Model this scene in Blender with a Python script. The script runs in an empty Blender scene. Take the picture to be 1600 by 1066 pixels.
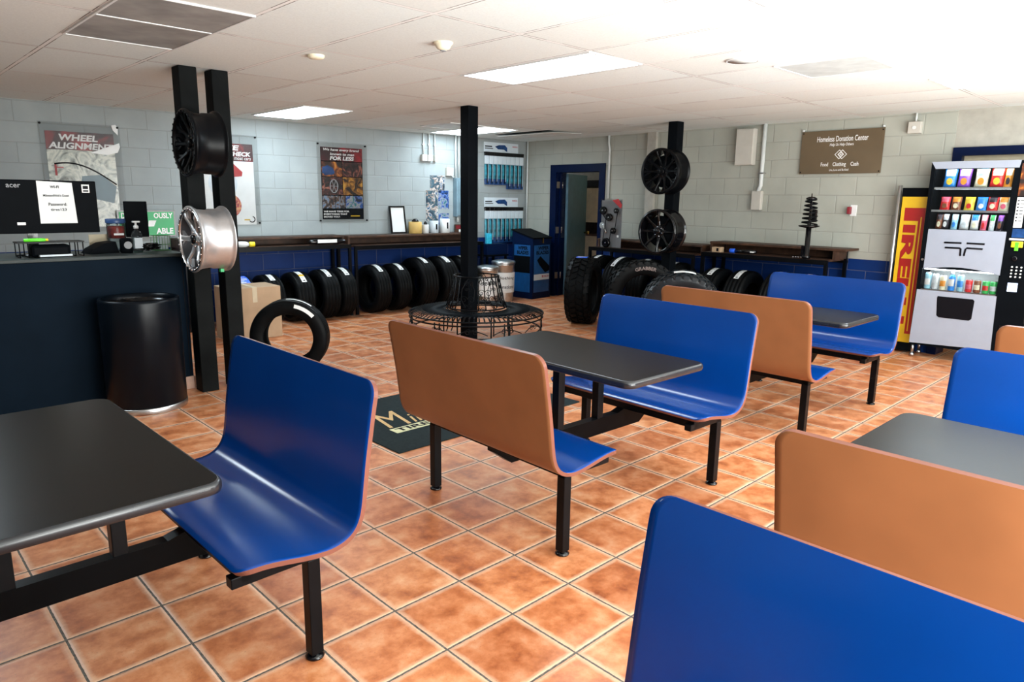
import bpy, bmesh, math, random
from mathutils import Vector, Matrix, Euler
PI = math.pi
random.seed(7)
SC = bpy.context.scene
COL = SC.collection

# ---------------------------------------------------------------- camera
def make_camera():
    yaw, pitch, roll = .802433, .2001223, .0137037
    cy, sy, cp, sp = math.cos(yaw), math.sin(yaw), math.cos(pitch), math.sin(pitch)
    F = Vector((cy*cp, sy*cp, -sp)); r = Vector((sy, -cy, 0)); u = r.cross(F)
    cr, sr = math.cos(roll), math.sin(roll)
    r2 = r*cr + u*sr; u2 = -r*sr + u*cr
    cam = bpy.data.cameras.new('camera'); ob = bpy.data.objects.new('camera', cam); COL.objects.link(ob)
    m = Matrix((r2, u2, -F)).transposed().to_4x4(); m.translation = Vector((-1.6558, -1.6900, 1.5231))
    ob.matrix_world = m
    cam.sensor_width = 36; cam.lens = 1093.42/1600*36; cam.clip_start = .05
    SC.camera = ob
make_camera()

# ---------------------------------------------------------------- world, daylight, exposure
SC.view_settings.view_transform = 'Standard'; SC.view_settings.look = 'None'
SC.view_settings.gamma = 1; SC.view_settings.use_curve_mapping = False
SC.view_settings.exposure = 0.5
W = bpy.data.worlds.new('world'); SC.world = W; W.use_nodes = True
W.node_tree.nodes['Background'].inputs[0].default_value = (.75, .87, 1, 1)
W.node_tree.nodes['Background'].inputs[1].default_value = 1.2

def area(name, loc, direction, sx, sy, power, color):
    l = bpy.data.lights.new(name, 'AREA'); l.shape = 'RECTANGLE'; l.size = sx; l.size_y = sy
    l.energy = power; l.color = color
    o = bpy.data.objects.new(name, l); COL.objects.link(o); o.location = loc
    o.rotation_euler = Vector(direction).to_track_quat('-Z', 'Y').to_euler()
    return o
# daylight entering the storefront windows behind and to the right of the camera
area('daylight_front', (1.7, -2.72, 1.25), (.1, 1, .0), 6.2, 1.9, 270, (.98, .99, .94))
# sunlit pavement outside throws light up through the same windows onto the ceiling
area('pavement_bounce', (1.7, -2.70, .55), (0, .75, 1), 6.2, .5, 230, (.97, 1, .97))

# ---------------------------------------------------------------- node helpers
def new_mat(name):
    m = bpy.data.materials.new(name); m.use_nodes = True
    nt = m.node_tree; b = nt.nodes['Principled BSDF']
    return m, nt, b
def N(nt, t, **kw):
    n = nt.nodes.new(t)
    for k, v in kw.items():
        if k.startswith('i_'): n.inputs[k[2:]].default_value = v
        else: setattr(n, k, v)
    return n
def math_n(nt, op, a, b=None, c=None):
    n = nt.nodes.new('ShaderNodeMath'); n.operation = op
    for i, v in enumerate((a, b, c)):
        if v is None: continue
        if isinstance(v, (int, float)): n.inputs[i].default_value = v
        else: nt.links.new(v, n.inputs[i])
    return n.outputs[0]
def mixc(nt, fac, a, b, mode='MIX'):
    n = nt.nodes.new('ShaderNodeMix'); n.data_type = 'RGBA'; n.blend_type = mode
    for s, v in ((n.inputs[0], fac), (n.inputs[6], a), (n.inputs[7], b)):
        if isinstance(v, (int, float)): s.default_value = v
        elif isinstance(v, tuple): s.default_value = (*v, 1) if len(v) == 3 else v
        else: nt.links.new(v, s)
    return n.outputs[2]
def ramp(nt, fac, stops, interp='LINEAR'):
    n = nt.nodes.new('ShaderNodeValToRGB'); cr = n.color_ramp; cr.interpolation = interp
    while len(cr.elements) < len(stops): cr.elements.new(.5)
    for e, (p, c) in zip(cr.elements, stops):
        e.position = p; e.color = (*c, 1) if len(c) == 3 else c
    nt.links.new(fac, n.inputs[0]); return n.outputs[0]
def coords(nt, out='Object', scale=(1, 1, 1), loc=(0, 0, 0), rot=(0, 0, 0)):
    tc = nt.nodes.new('ShaderNodeTexCoord'); mp = nt.nodes.new('ShaderNodeMapping')
    mp.inputs['Scale'].default_value = scale; mp.inputs['Location'].default_value = loc; mp.inputs['Rotation'].default_value = rot
    nt.links.new(tc.outputs[out], mp.inputs[0]); return mp.outputs[0]
def noise(nt, vec, scale, detail=3, rough=.55):
    n = nt.nodes.new('ShaderNodeTexNoise'); n.inputs['Scale'].default_value = scale
    n.inputs['Detail'].default_value = detail; n.inputs['Roughness'].default_value = rough
    nt.links.new(vec, n.inputs['Vector']); return n.outputs[0]
def bump(nt, b, height, strength=.3, dist=.01):
    n = nt.nodes.new('ShaderNodeBump'); n.inputs['Strength'].default_value = strength
    n.inputs['Distance'].default_value = dist
    nt.links.new(height, n.inputs['Height']); nt.links.new(n.outputs[0], b.inputs['Normal'])

def mat(name, col, rough=.5, metal=0, spec=.5, var=.12, scale=8, bmp=0, coat=0, emit=0, ecol=None):
    """paint, plastic or metal with a soft procedural mottling and micro roughness"""
    m, nt, b = new_mat(name)
    v = coords(nt); f = noise(nt, v, scale)
    hi = tuple(min(1, c*(1+var)) for c in col); lo = tuple(c*(1-var) for c in col)
    nt.links.new(ramp(nt, f, [(.3, lo), (.7, hi)]), b.inputs['Base Color'])
    b.inputs['Roughness'].default_value = rough; b.inputs['Metallic'].default_value = metal
    b.inputs['Specular IOR Level'].default_value = spec; b.inputs['Coat Weight'].default_value = coat
    if bmp: bump(nt, b, noise(nt, v, scale*12, 4), bmp, .003)
    if emit:
        b.inputs['Emission Color'].default_value = (*(ecol or col), 1); b.inputs['Emission Strength'].default_value = emit
    return m
def picmat(name, stops, scale=9, rough=.35, distort=1.5, seed=0.):
    """a printed picture: soft blotches of a few inks"""
    m, nt, b = new_mat(name)
    v = coords(nt, loc=(seed, seed*.7, seed*1.3))
    n = nt.nodes.new('ShaderNodeTexNoise'); n.inputs['Scale'].default_value = scale
    n.inputs['Detail'].default_value = 5; n.inputs['Distortion'].default_value = distort
    nt.links.new(v, n.inputs['Vector'])
    nt.links.new(ramp(nt, n.outputs[0], stops, 'LINEAR'), b.inputs['Base Color'])
    b.inputs['Roughness'].default_value = rough
    return m
def clearmat(name, tint=(1, 1, 1), alpha=.15, rough=.05):
    m, nt, b = new_mat(name)
    out = nt.nodes['Material Output']
    tr = nt.nodes.new('ShaderNodeBsdfTransparent'); tr.inputs[0].default_value = (*tint, 1)
    mx = nt.nodes.new('ShaderNodeMixShader'); fr = nt.nodes.new('ShaderNodeFresnel'); fr.inputs[0].default_value = 1.45
    v = coords(nt); f = math_n(nt, 'MULTIPLY', noise(nt, v, 6), alpha)
    nt.links.new(math_n(nt, 'ADD', math_n(nt, 'MULTIPLY', fr.outputs[0], .6), f), mx.inputs[0])
    b.inputs['Base Color'].default_value = (.06, .065, .07, 1); b.inputs['Roughness'].default_value = rough
    nt.links.new(tr.outputs[0], mx.inputs[1]); nt.links.new(b.outputs[0], mx.inputs[2])
    nt.links.new(mx.outputs[0], out.inputs[0])
    return m

# ---------------------------------------------------------------- materials
def floor_material():
    m, nt, b = new_mat('terracotta_tile')
    P = .3125
    tc = nt.nodes.new('ShaderNodeTexCoord'); sp = nt.nodes.new('ShaderNodeSeparateXYZ'); nt.links.new(tc.outputs['Object'], sp.inputs[0])
    wob = noise(nt, tc.outputs['Object'], 45, 3)
    wo = math_n(nt, 'MULTIPLY', math_n(nt, 'SUBTRACT', wob, .5), .014)
    ds = []; ids = []
    for o in (sp.outputs[0], sp.outputs[1]):
        q = math_n(nt, 'DIVIDE', o, P); fr = math_n(nt, 'FRACT', math_n(nt, 'ADD', q, wo))
        ds.append(math_n(nt, 'MINIMUM', fr, math_n(nt, 'SUBTRACT', 1, fr))); ids.append(math_n(nt, 'FLOOR', q))
    d = math_n(nt, 'MINIMUM', ds[0], ds[1])
    cb = nt.nodes.new('ShaderNodeCombineXYZ'); nt.links.new(ids[0], cb.inputs[0]); nt.links.new(ids[1], cb.inputs[1])
    wn = nt.nodes.new('ShaderNodeTexWhiteNoise'); nt.links.new(cb.outputs[0], wn.inputs['Vector'])
    # every tile gets its own cloud of glaze
    ad = nt.nodes.new('ShaderNodeVectorMath'); ad.operation = 'MULTIPLY_ADD'
    nt.links.new(wn.outputs['Color'], ad.inputs[0]); ad.inputs[1].default_value = (7, 7, 7); nt.links.new(tc.outputs['Object'], ad.inputs[2])
    f = noise(nt, ad.outputs[0], 9, 7, .62)
    tone = ramp(nt, f, [(.30, (.30, .085, .032)), (.43, (.48, .160, .058)), (.55, (.62, .245, .105)), (.72, (.70, .38, .21))])
    tilev = ramp(nt, wn.outputs['Value'], [(0, (.80, .74, .74)), (.5, (1, .98, .96)), (1, (1.0, 1.06, 1.1))])
    tone = mixc(nt, 1, tone, tilev, 'MULTIPLY')
    mr = nt.nodes.new('ShaderNodeMapRange'); nt.links.new(math_n(nt, 'ADD', d, math_n(nt, 'MULTIPLY', math_n(nt, 'SUBTRACT', noise(nt, tc.outputs['Object'], 30, 4), .5), .05)), mr.inputs[0])
    mr.inputs[1].default_value = .022; mr.inputs[2].default_value = .085; mr.inputs[3].default_value = .75; mr.inputs[4].default_value = 0
    tone = mixc(nt, mr.outputs[0], tone, (.78, .52, .36))  # pale tile edges: wear plus the highlight of the rounded edge painted in
    pits = math_n(nt, 'GREATER_THAN', noise(nt, tc.outputs['Object'], 150, 2), .685)
    tone = mixc(nt, math_n(nt, 'MULTIPLY', pits, .55), tone, (.22, .09, .05))
    g = math_n(nt, 'LESS_THAN', d, .0125)
    gc = ramp(nt, noise(nt, tc.outputs['Object'], 60, 4), [(.35, (.06, .055, .05)), (.7, (.17, .15, .13))])
    nt.links.new(mixc(nt, g, tone, gc), b.inputs['Base Color'])
    nt.links.new(math_n(nt, 'ADD', math_n(nt, 'MULTIPLY', f, .25), math_n(nt, 'ADD', math_n(nt, 'MULTIPLY', g, .4), .25)), b.inputs['Roughness'])
    hm = nt.nodes.new('ShaderNodeMapRange'); nt.links.new(d, hm.inputs[0]); hm.inputs[1].default_value = .008; hm.inputs[2].default_value = .035
    bump(nt, b, math_n(nt, 'ADD', hm.outputs[0], math_n(nt, 'MULTIPLY', f, .35)), .55, .004)
    b.inputs['Specular IOR Level'].default_value = .45
    return m

def block_material(name, c0, c1):
    """painted concrete block: pale grey above, blue dado below .93 m"""
    m, nt, b = new_mat(name)
    tc = nt.nodes.new('ShaderNodeTexCoord'); sp = nt.nodes.new('ShaderNodeSeparateXYZ'); nt.links.new(tc.outputs['Object'], sp.inputs[0])
    BW, BH = .406, .203
    row = math_n(nt, 'DIVIDE', math_n(nt, 'ADD', sp.outputs[2], .012), BH); rid = math_n(nt, 'FLOOR', row)
    off = math_n(nt, 'MULTIPLY', math_n(nt, 'FLOORED_MODULO', rid, 2), .5)
    colq = math_n(nt, 'ADD', math_n(nt, 'DIVIDE', sp.outputs[0], BW), off)
    fr = math_n(nt, 'FRACT', row); fc = math_n(nt, 'FRACT', colq)
    dr = math_n(nt, 'MULTIPLY', math_n(nt, 'MINIMUM', fr, math_n(nt, 'SUBTRACT', 1, fr)), BH)
    dc = math_n(nt, 'MULTIPLY', math_n(nt, 'MINIMUM', fc, math_n(nt, 'SUBTRACT', 1, fc)), BW)
    d = math_n(nt, 'MINIMUM', dr, dc)
    nz = noise(nt, tc.outputs['Object'], 3, 4)
    up = ramp(nt, nz, [(.3, c0), (.7, c1)])
    blue = ramp(nt, nz, [(.3, (.003, .022, .12)), (.7, (.005, .030, .15))])
    c = mixc(nt, math_n(nt, 'LESS_THAN', sp.outputs[2], .925), up, blue)
    j = math_n(nt, 'LESS_THAN', d, .0035)
    c = mixc(nt, math_n(nt, 'MULTIPLY', j, .34), c, (.20, .20, .18))
    nt.links.new(c, b.inputs['Base Color']); b.inputs['Roughness'].default_value = .5; b.inputs['Specular IOR Level'].default_value = .15
    mr = nt.nodes.new('ShaderNodeMapRange'); nt.links.new(d, mr.inputs[0]); mr.inputs[1].default_value = .001; mr.inputs[2].default_value = .009
    bump(nt, b, math_n(nt, 'ADD', mr.outputs[0], math_n(nt, 'MULTIPLY', noise(nt, tc.outputs['Object'], 60, 4), .18)), .6, .004)
    return m

def ceiling_material():
    m, nt, b = new_mat('ceiling_panel')
    tc = nt.nodes.new('ShaderNodeTexCoord'); sp = nt.nodes.new('ShaderNodeSeparateXYZ'); nt.links.new(tc.outputs['Object'], sp.inputs[0])
    qx = math_n(nt, 'DIVIDE', math_n(nt, 'SUBTRACT', sp.outputs[0], 1.90), .6096)
    qy = math_n(nt, 'DIVIDE', math_n(nt, 'SUBTRACT', sp.outputs[1], 1.33), 1.25)
    fx = math_n(nt, 'FRACT', qx); fy = math_n(nt, 'FRACT', qy)
    dx = math_n(nt, 'MULTIPLY', math_n(nt, 'MINIMUM', fx, math_n(nt, 'SUBTRACT', 1, fx)), .6096)
    dy = math_n(nt, 'MULTIPLY', math_n(nt, 'MINIMUM', fy, math_n(nt, 'SUBTRACT', 1, fy)), 1.25)
    d = math_n(nt, 'MINIMUM', dx, dy)
    cb = nt.nodes.new('ShaderNodeCombineXYZ'); nt.links.new(math_n(nt, 'FLOOR', qx), cb.inputs[0]); nt.links.new(math_n(nt, 'FLOOR', qy), cb.inputs[1])
    wn = nt.nodes.new('ShaderNodeTexWhiteNoise'); nt.links.new(cb.outputs[0], wn.inputs['Vector'])
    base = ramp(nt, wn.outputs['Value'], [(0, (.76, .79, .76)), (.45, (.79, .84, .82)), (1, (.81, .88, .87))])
    sp1 = ramp(nt, noise(nt, tc.outputs['Object'], 90, 3), [(.35, (.93, .93, .93)), (.62, (1, 1, 1))])
    c = mixc(nt, 1, base, sp1, 'MULTIPLY')
    bar = math_n(nt, 'LESS_THAN', d, .012)
    c = mixc(nt, bar, c, (.84, .84, .82))
    gap = math_n(nt, 'MULTIPLY', math_n(nt, 'LESS_THAN', math_n(nt, 'ABSOLUTE', math_n(nt, 'SUBTRACT', d, .0135)), .0028),
                 math_n(nt, 'ADD', math_n(nt, 'MULTIPLY', math_n(nt, 'GREATER_THAN', noise(nt, tc.outputs['Object'], 1.7, 2), .53), .6), .36))
    c = mixc(nt, gap, c, (.10, .085, .075))
    nt.links.new(c, b.inputs['Base Color']); b.inputs['Roughness'].default_value = .85
    bump(nt, b, math_n(nt, 'ADD', math_n(nt, 'MULTIPLY', bar, 1.), math_n(nt, 'MULTIPLY', noise(nt, tc.outputs['Object'], 140, 2), .2)), .4, .004)
    return m

M = {}
M['floor'] = floor_material(); M['block'] = block_material('painted_block_cool_lit', (.285, .320, .325), (.33, .365, .37)); M['block_r'] = block_material('painted_block_warm', (.36, .37, .325), (.41, .42, .37)); M['ceiling'] = ceiling_material()  # same wall paint; the left copy has the lamps' cool light tinted in
M['plaster'] = mat('plain_wall_paint', (.38, .365, .32), .6)
M['blue_trim'] = mat('blue_gloss_paint', (.001, .006, .034), .35, 0, .1)
M['door_blue'] = mat('door_blue_grey', (.05, .12, .17), .45)
M['metal'] = mat('brushed_steel', (.55, .55, .56), .3, 1)
M['galv'] = mat('galvanised_steel', (.62, .66, .68), .32, 1, var=.2, scale=14)
M['chrome'] = mat('chrome', (.8, .8, .82), .12, 1)
M['black_metal'] = mat('black_powder_coat', (.0025, .003, .004), .32, 0, .12, var=.3)
M['black_gloss'] = mat('black_gloss', (.003, .003, .004), .16, 0, .45)
M['black_satin'] = mat('black_satin', (.003, .004, .0055), .5, 0, .03)
M['can_black'] = mat('trash_can_black', (.002, .004, .007), .28, 0, .16)
M['rough_black'] = mat('black_stained_timber', (.005, .0058, .006), .6, 0, .05, var=.35, scale=5, bmp=.5)
M['counter'] = mat('counter_dark_blue_black', (.004, .010, .019), .55, 0, .03, var=.15, scale=3)
M['counter_top'] = mat('counter_top_grey', (.03, .04, .04), .4, 0, .2)
M['rubber'] = mat('tyre_rubber', (.003, .0035, .004), .45, 0, .08, var=.25, scale=20, bmp=.15)
M['rubber_new'] = mat('mud_tyre_rubber', (.006, .009, .012), .34, 0, .3, var=.3, scale=20)
M['white'] = mat('white_paper', (.78, .80, .80), .5, var=.04)
M['white_plastic'] = mat('white_plastic', (.72, .74, .74), .4, var=.05)
M['wall_plastic'] = mat('painted_metal_box', (.52, .50, .45), .5, var=.05)
M['ivory'] = mat('ivory_plastic', (.80, .74, .56), .5, var=.05)
M['panel_grey'] = mat('panel_blue_grey', (.16, .25, .30), .4)
M['pipe_white'] = mat('painted_conduit', (.60, .63, .62), .4, var=.05)
M['ink'] = mat('black_ink', (.004, .004, .006), .5, 0, .1)
M['grey_ink'] = mat('grey_ink', (.30, .31, .33), .5)
M['red'] = mat('red_ink', (.42, .012, .015), .45)
M['dark_red'] = mat('dark_red_print', (.20, .012, .02), .4, var=.5, scale=4)
M['white_ink'] = mat('white_ink', (.85, .85, .84), .45, var=.03)
M['yellow'] = mat('sign_yellow', (.66, .41, .008), .4, var=.05)
M['sign_red'] = mat('sign_red', (.34, .008, .006), .4, var=.08)
M['bronze'] = mat('bronze_sign', (.17, .125, .075), .4, .35, .5, var=.12, scale=2)
M['wood_shelf'] = mat('stained_rustic_wood', (.05, .022, .011), .55, 0, .4, var=.6, scale=10)
M['beige_wood'] = mat('beige_wood', (.55, .47, .33), .6)
M['card'] = mat('cardboard', (.42, .29, .18), .75, var=.1, scale=5)
M['cream'] = mat('cream_paint', (.60, .50, .34), .5)
M['inner_barrel'] = mat('shaded_barrel', (.06, .06, .065), .5, .6, .3)  # darkened to stand for the shade inside the silver rim
M['side_letter'] = mat('faded_side_lettering', (.20, .15, .14), .6)
M['laminate_black'] = mat('black_laminate', (.004, .0037, .0034), .30, 0, .14, var=.25, scale=60)
M['tedge'] = mat('table_edge', (.012, .013, .016), .25, 0, .5)
M['mat_black'] = mat('mat_pile', (.012, .020, .022), .9, 0, .2, var=.3, scale=60, bmp=.6)
M['mat_gold'] = mat('mat_gold', (.55, .36, .16), .85)
M['mat_cream'] = mat('mat_cream', (.62, .60, .36), .85)
M['green'] = mat('green_print', (.01, .36, .11), .4, var=.08)
M['lime'] = mat('lime_plastic', (.12, .75, .03), .35)
M['green_wire'] = mat('green_wire', (.10, .30, .12), .4)
M['blue_label'] = mat('blue_label', (.02, .12, .75), .4)
M['filter_yellow'] = mat('filter_yellow', (.68, .45, .14), .5)
M['yellow_cap'] = mat('yellow_cap', (.85, .68, .02), .4)
M['jar_red'] = mat('red_candy', (.38, .03, .02), .35, var=.4, scale=40)
M['blue_lid'] = mat('blue_lid', (.03, .08, .22), .35)
M['cyan'] = mat('cyan_box', (.03, .45, .65), .4, var=.3, scale=20)
M['cab_blue'] = mat('cabinet_blue', (.002, .008, .035), .4, 0, .1)
M['cab_print'] = mat('cabinet_print_blue', (.008, .075, .24), .35, var=.25, scale=6)
M['vend_white'] = mat('vending_panel_silver', (.31, .34, .41), .35, 0, .5, var=.03)
M['interior_white'] = mat('cabinet_liner', (.70, .72, .70), .5)
M['clear'] = clearmat('clear_film', (.98, .98, .98), .05, .10)
M['glass'] = clearmat('glass', (.97, .99, .99), .03, .03)
M['bottle_clear'] = clearmat('clear_bottle', (.85, .92, .93), .5, .06)
M['lamp'] = mat('light_diffuser', (.9, .92, .95), .5, emit=15, ecol=(.76, .91, 1.0))
M['vend_lamp'] = mat('cabinet_tube', (.9, .95, 1), .5, emit=14, ecol=(.85, .93, 1.0))
M['lcd'] = mat('lit_display', (.5, .65, 1), .4, emit=1.6, ecol=(.55, .68, 1.0))
M['vent'] = mat('vent_mesh', (.30, .30, .29), .6, 0, .3, var=.25, scale=4)
M['vent_light'] = mat('vent_grille_pale', (.58, .62, .61), .5)
M['bright_alu'] = mat('machined_aluminium', (.70, .70, .72), .34, .85, .5, var=.1, scale=14)
M['skirt'] = mat('skirting_tile', (.56, .36, .28), .45, var=.15, scale=10)
M['brass'] = mat('brass', (.55, .38, .12), .25, 1)
M['teal'] = mat('teal_pack', (.02, .24, .33), .22, 0, .6, var=.55, scale=14)
M['navy'] = mat('navy_pack', (.01, .05, .17), .25, 0, .6, var=.4, scale=14)
M['header'] = mat('header_card', (.62, .70, .76), .4, var=.05)

def laminate(name, base, hi, rough, spec=.2):
    m, nt, b = new_mat(name)
    v = coords(nt, scale=(1, 1, 1))
    nt.links.new(ramp(nt, noise(nt, v, 2.5, 3), [(.3, base), (.7, hi)]), b.inputs['Base Color'])
    b.inputs['Roughness'].default_value = rough; b.inputs['Specular IOR Level'].default_value = spec
    bump(nt, b, noise(nt, v, 350, 2), .03, .001)
    return m
M['bench_blue'] = laminate('blue_laminate', (.0003, .031, .180), (.0004, .037, .210), .2, .38)
M['bench_brown'] = laminate('brown_laminate', (.20, .082, .034), (.26, .108, .045), .33)
M['bench_edge'] = laminate('varnished_ply_edge', (.13, .042, .028), (.20, .072, .048), .3)

# ---------------------------------------------------------------- mesh builder
class MB:
    def __init__(s): s.bm = bmesh.new(); s.mats = []; s.mi = 0
    def use(s, m):
        if m not in s.mats: s.mats.append(m)
        s.mi = s.mats.index(m); return s
    def _f(s, vs, smooth=False):
        try: f = s.bm.faces.new(vs)
        except ValueError: return None
        f.material_index = s.mi; f.smooth = smooth; return f
    def box(s, lo, hi, M4=None, bev=0):
        x0, y0, z0 = lo; x1, y1, z1 = hi
        co = [(x0,y0,z0),(x1,y0,z0),(x1,y1,z0),(x0,y1,z0),(x0,y0,z1),(x1,y0,z1),(x1,y1,z1),(x0,y1,z1)]
        if M4 is not None: co = [M4 @ Vector(c) for c in co]
        v = [s.bm.verts.new(c) for c in co]
        fs = [s._f([v[i] for i in q]) for q in ((0,3,2,1),(4,5,6,7),(0,1,5,4),(1,2,6,5),(2,3,7,6),(3,0,4,7))]
        if bev:
            ed = list({e for f in fs for e in f.edges})
            r = bmesh.ops.bevel(s.bm, geom=ed, offset=bev, segments=2, affect='EDGES', profile=.5, clamp_overlap=True)
            for f in r['faces']: f.material_index = s.mi
        return s
    def cbox(s, c, d, rot=None, bev=0):
        M4 = Matrix.Translation(c) @ (rot.to_matrix().to_4x4() if rot else Matrix())
        h = [k/2 for k in d]
        return s.box((-h[0],-h[1],-h[2]), (h[0],h[1],h[2]), M4, bev)
    def ring_loft(s, rings, close_u=True, cap0=False, cap1=False, smooth=True):
        R = [[s.bm.verts.new(p) for p in r] for r in rings]
        n = len(R[0])
        for a, b in zip(R, R[1:]):
            for i in range(n if close_u else n-1):
                j = (i+1) % n; s._f([a[i], a[j], b[j], b[i]], smooth)
        if cap0: s._f(list(reversed(R[0])))
        if cap1: s._f(R[-1])
        return s
    def lathe(s, prof, origin=(0,0,0), axis='z', n=32, cap=True, smooth=True, sharp=True):
        """prof: list of (r, h) along axis"""
        o = Vector(origin); rings = []
        for r, h in prof:
            ring = []
            for i in range(n):
                a = 2*PI*i/n; c, t = r*math.cos(a), r*math.sin(a)
                p = {'z': (c, t, h), 'x': (h, c, t), 'y': (t, h, c)}[axis]
                ring.append(o + Vector(p))
            rings.append(ring)
        s.ring_loft(rings, True, cap and prof[0][0] > 1e-5, cap and prof[-1][0] > 1e-5, smooth); return s
    def cyl(s, p0, p1, r, n=16, r1=None, smooth=True):
        p0, p1 = Vector(p0), Vector(p1); d = (p1-p0).normalized()
        a = d.orthogonal().normalized(); b = d.cross(a)
        r1 = r if r1 is None else r1
        ring = lambda p, q: [p + (a*math.cos(2*PI*i/n) + b*math.sin(2*PI*i/n))*q for i in range(n)]
        s.ring_loft([ring(p0, r), ring(p1, r1)], True, True, True, smooth); return s
    def tube(s, pts, r, n=8, closed=False):
        pts = [Vector(p) for p in pts]; m = len(pts); rings = []
        up = None
        for i, p in enumerate(pts):
            if closed: d = (pts[(i+1) % m]-pts[i-1]).normalized()
            else: d = (pts[min(i+1, m-1)]-pts[max(i-1, 0)]).normalized()
            if up is None: up = d.orthogonal().normalized()
            up = (up - d*up.dot(d)).normalized(); b = d.cross(up)
            rings.append([p + (up*math.cos(2*PI*k/n) + b*math.sin(2*PI*k/n))*r for k in range(n)])
        if closed: rings.append(rings[0])
        s.ring_loft(rings, True, not closed, not closed, True); return s
    def ringtube(s, c, R, r, n=48, k=8):
        c = Vector(c); s.tube([c + Vector((R*math.cos(2*PI*i/n), R*math.sin(2*PI*i/n), 0)) for i in range(n)], r, k, True); return s
    def prism(s, poly, o, r, u, depth, smooth=False):
        """polygon (a,b) in the plane o + a*r + b*u, thickened by depth along -(r x u)"""
        o, r, u = Vector(o), Vector(r), Vector(u); nn = r.cross(u).normalized()
        A = [s.bm.verts.new(o + r*a + u*b) for a, b in poly]
        s._f(A)
        if depth:
            B = [s.bm.verts.new(o + r*a + u*b - nn*depth) for a, b in poly]
            s._f(list(reversed(B)))
            for i in range(len(A)):
                j = (i+1) % len(A); s._f([A[j], A[i], B[i], B[j]], smooth)
        return s
    def panel(s, x0, x1, z0, z1, y=0, t=.002):
        """thin upright sheet facing -y"""
        return s.box((x0, y-t, z0), (x1, y, z1))
    def text(s, txt, x, z, w=None, h=.1, y=0, bold=.0, shear=0, center=False, o=None, r=(1,0,0), u=(0,0,1), t=.0012, arc=None):
        cu = bpy.data.curves.new('t', 'FONT'); cu.body = txt; cu.size = 1; cu.shear = shear; cu.offset = bold; cu.resolution_u = 3
        ob = bpy.data.objects.new('t', cu); COL.objects.link(ob)
        dg = bpy.context.evaluated_depsgraph_get(); me = bpy.data.meshes.new_from_object(ob.evaluated_get(dg))
        xs = [v.co.x for v in me.vertices]; ys = [v.co.y for v in me.vertices]
        x0, x1, y0, y1 = min(xs), max(xs), min(ys), max(ys)
        k = h/(y1-y0); kx = k if w is None else w/(x1-x0)
        W_ = (x1-x0)*kx
        O = Vector(o) if o is not None else Vector((x, y, z)); r = Vector(r); u = Vector(u); nn = r.cross(u)
        vs = []
        for v in me.vertices:
            a = (v.co.x-x0)*kx - (W_/2 if center else 0); b = (v.co.y-y0)*k
            if arc: th = a/arc; p = O + r*((arc+b)*math.sin(th)) + u*((arc+b)*math.cos(th))
            else: p = O + r*a + u*b
            vs.append(s.bm.verts.new(p + nn*t))
        for p in me.polygons: s._f([vs[i] for i in p.vertices])
        bpy.data.objects.remove(ob); bpy.data.curves.remove(cu); bpy.data.meshes.remove(me)
        return s
    def build(s, name, parent=None, m=None, loc=None, rz=None):
        if m is not None and not s.mats: s.mats.append(m)
        bmesh.ops.recalc_face_normals(s.bm, faces=s.bm.faces)
        me = bpy.data.meshes.new(name); s.bm.to_mesh(me); s.bm.free()
        for k in s.mats: me.materials.append(M[k] if isinstance(k, str) else k)
        o = bpy.data.objects.new(name, me); COL.objects.link(o)
        if parent is not None: o.parent = parent
        if loc is not None: o.location = loc
        if rz is not None: o.rotation_euler.z = rz
        return o
def mb(m=None):
    b = MB()
    if m: b.use(m)
    return b

def thing(name, label, cat, loc=(0,0,0), rz=0, group=None, rot=None):
    o = bpy.data.objects.new(name, None); COL.objects.link(o); o.empty_display_size = .1
    o.location = loc; o.rotation_euler = rot if rot else (0, 0, rz)
    o['label'] = label; o['category'] = cat
    if group: o['group'] = group
    return o
def tag(o, label, cat, group=None, kind=None):
    o['label'] = label; o['category'] = cat
    if group: o['group'] = group
    if kind: o['kind'] = kind
    return o
def struct(o, label=None):
    o['kind'] = 'structure'
    if label: o['label'] = label; 
    return o
def kids(o): return [c for c in bpy.data.objects if c.parent == o]
def copy_tree(o, parent=None):
    ch = kids(o); c = o.copy(); COL.objects.link(c); c.parent = parent
    for k in ch: copy_tree(k, c)
    return c

# wall frames: local x runs along the wall, z up, -y faces the room
CORNER = Vector((6.66, 6.63, 0))
L_ORG = Vector((0, 7.0, 0)); L_U = (CORNER-L_ORG).normalized(); L_RZ = math.atan2(L_U.y, L_U.x)
R_ORG = CORNER; R_U = (Vector((6.46, .45, 0))-CORNER).normalized(); R_RZ = math.atan2(R_U.y, R_U.x)
def onL(s_, z=0, off=0):
    n = Vector((L_U.y, -L_U.x, 0)); p = L_ORG + L_U*s_ + n*off; return (p.x, p.y, z)
def onR(s_, z=0, off=0):
    n = Vector((R_U.y, -R_U.x, 0)); p = R_ORG + R_U*s_ + n*off; return (p.x, p.y, z)
CH = 2.437

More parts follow.
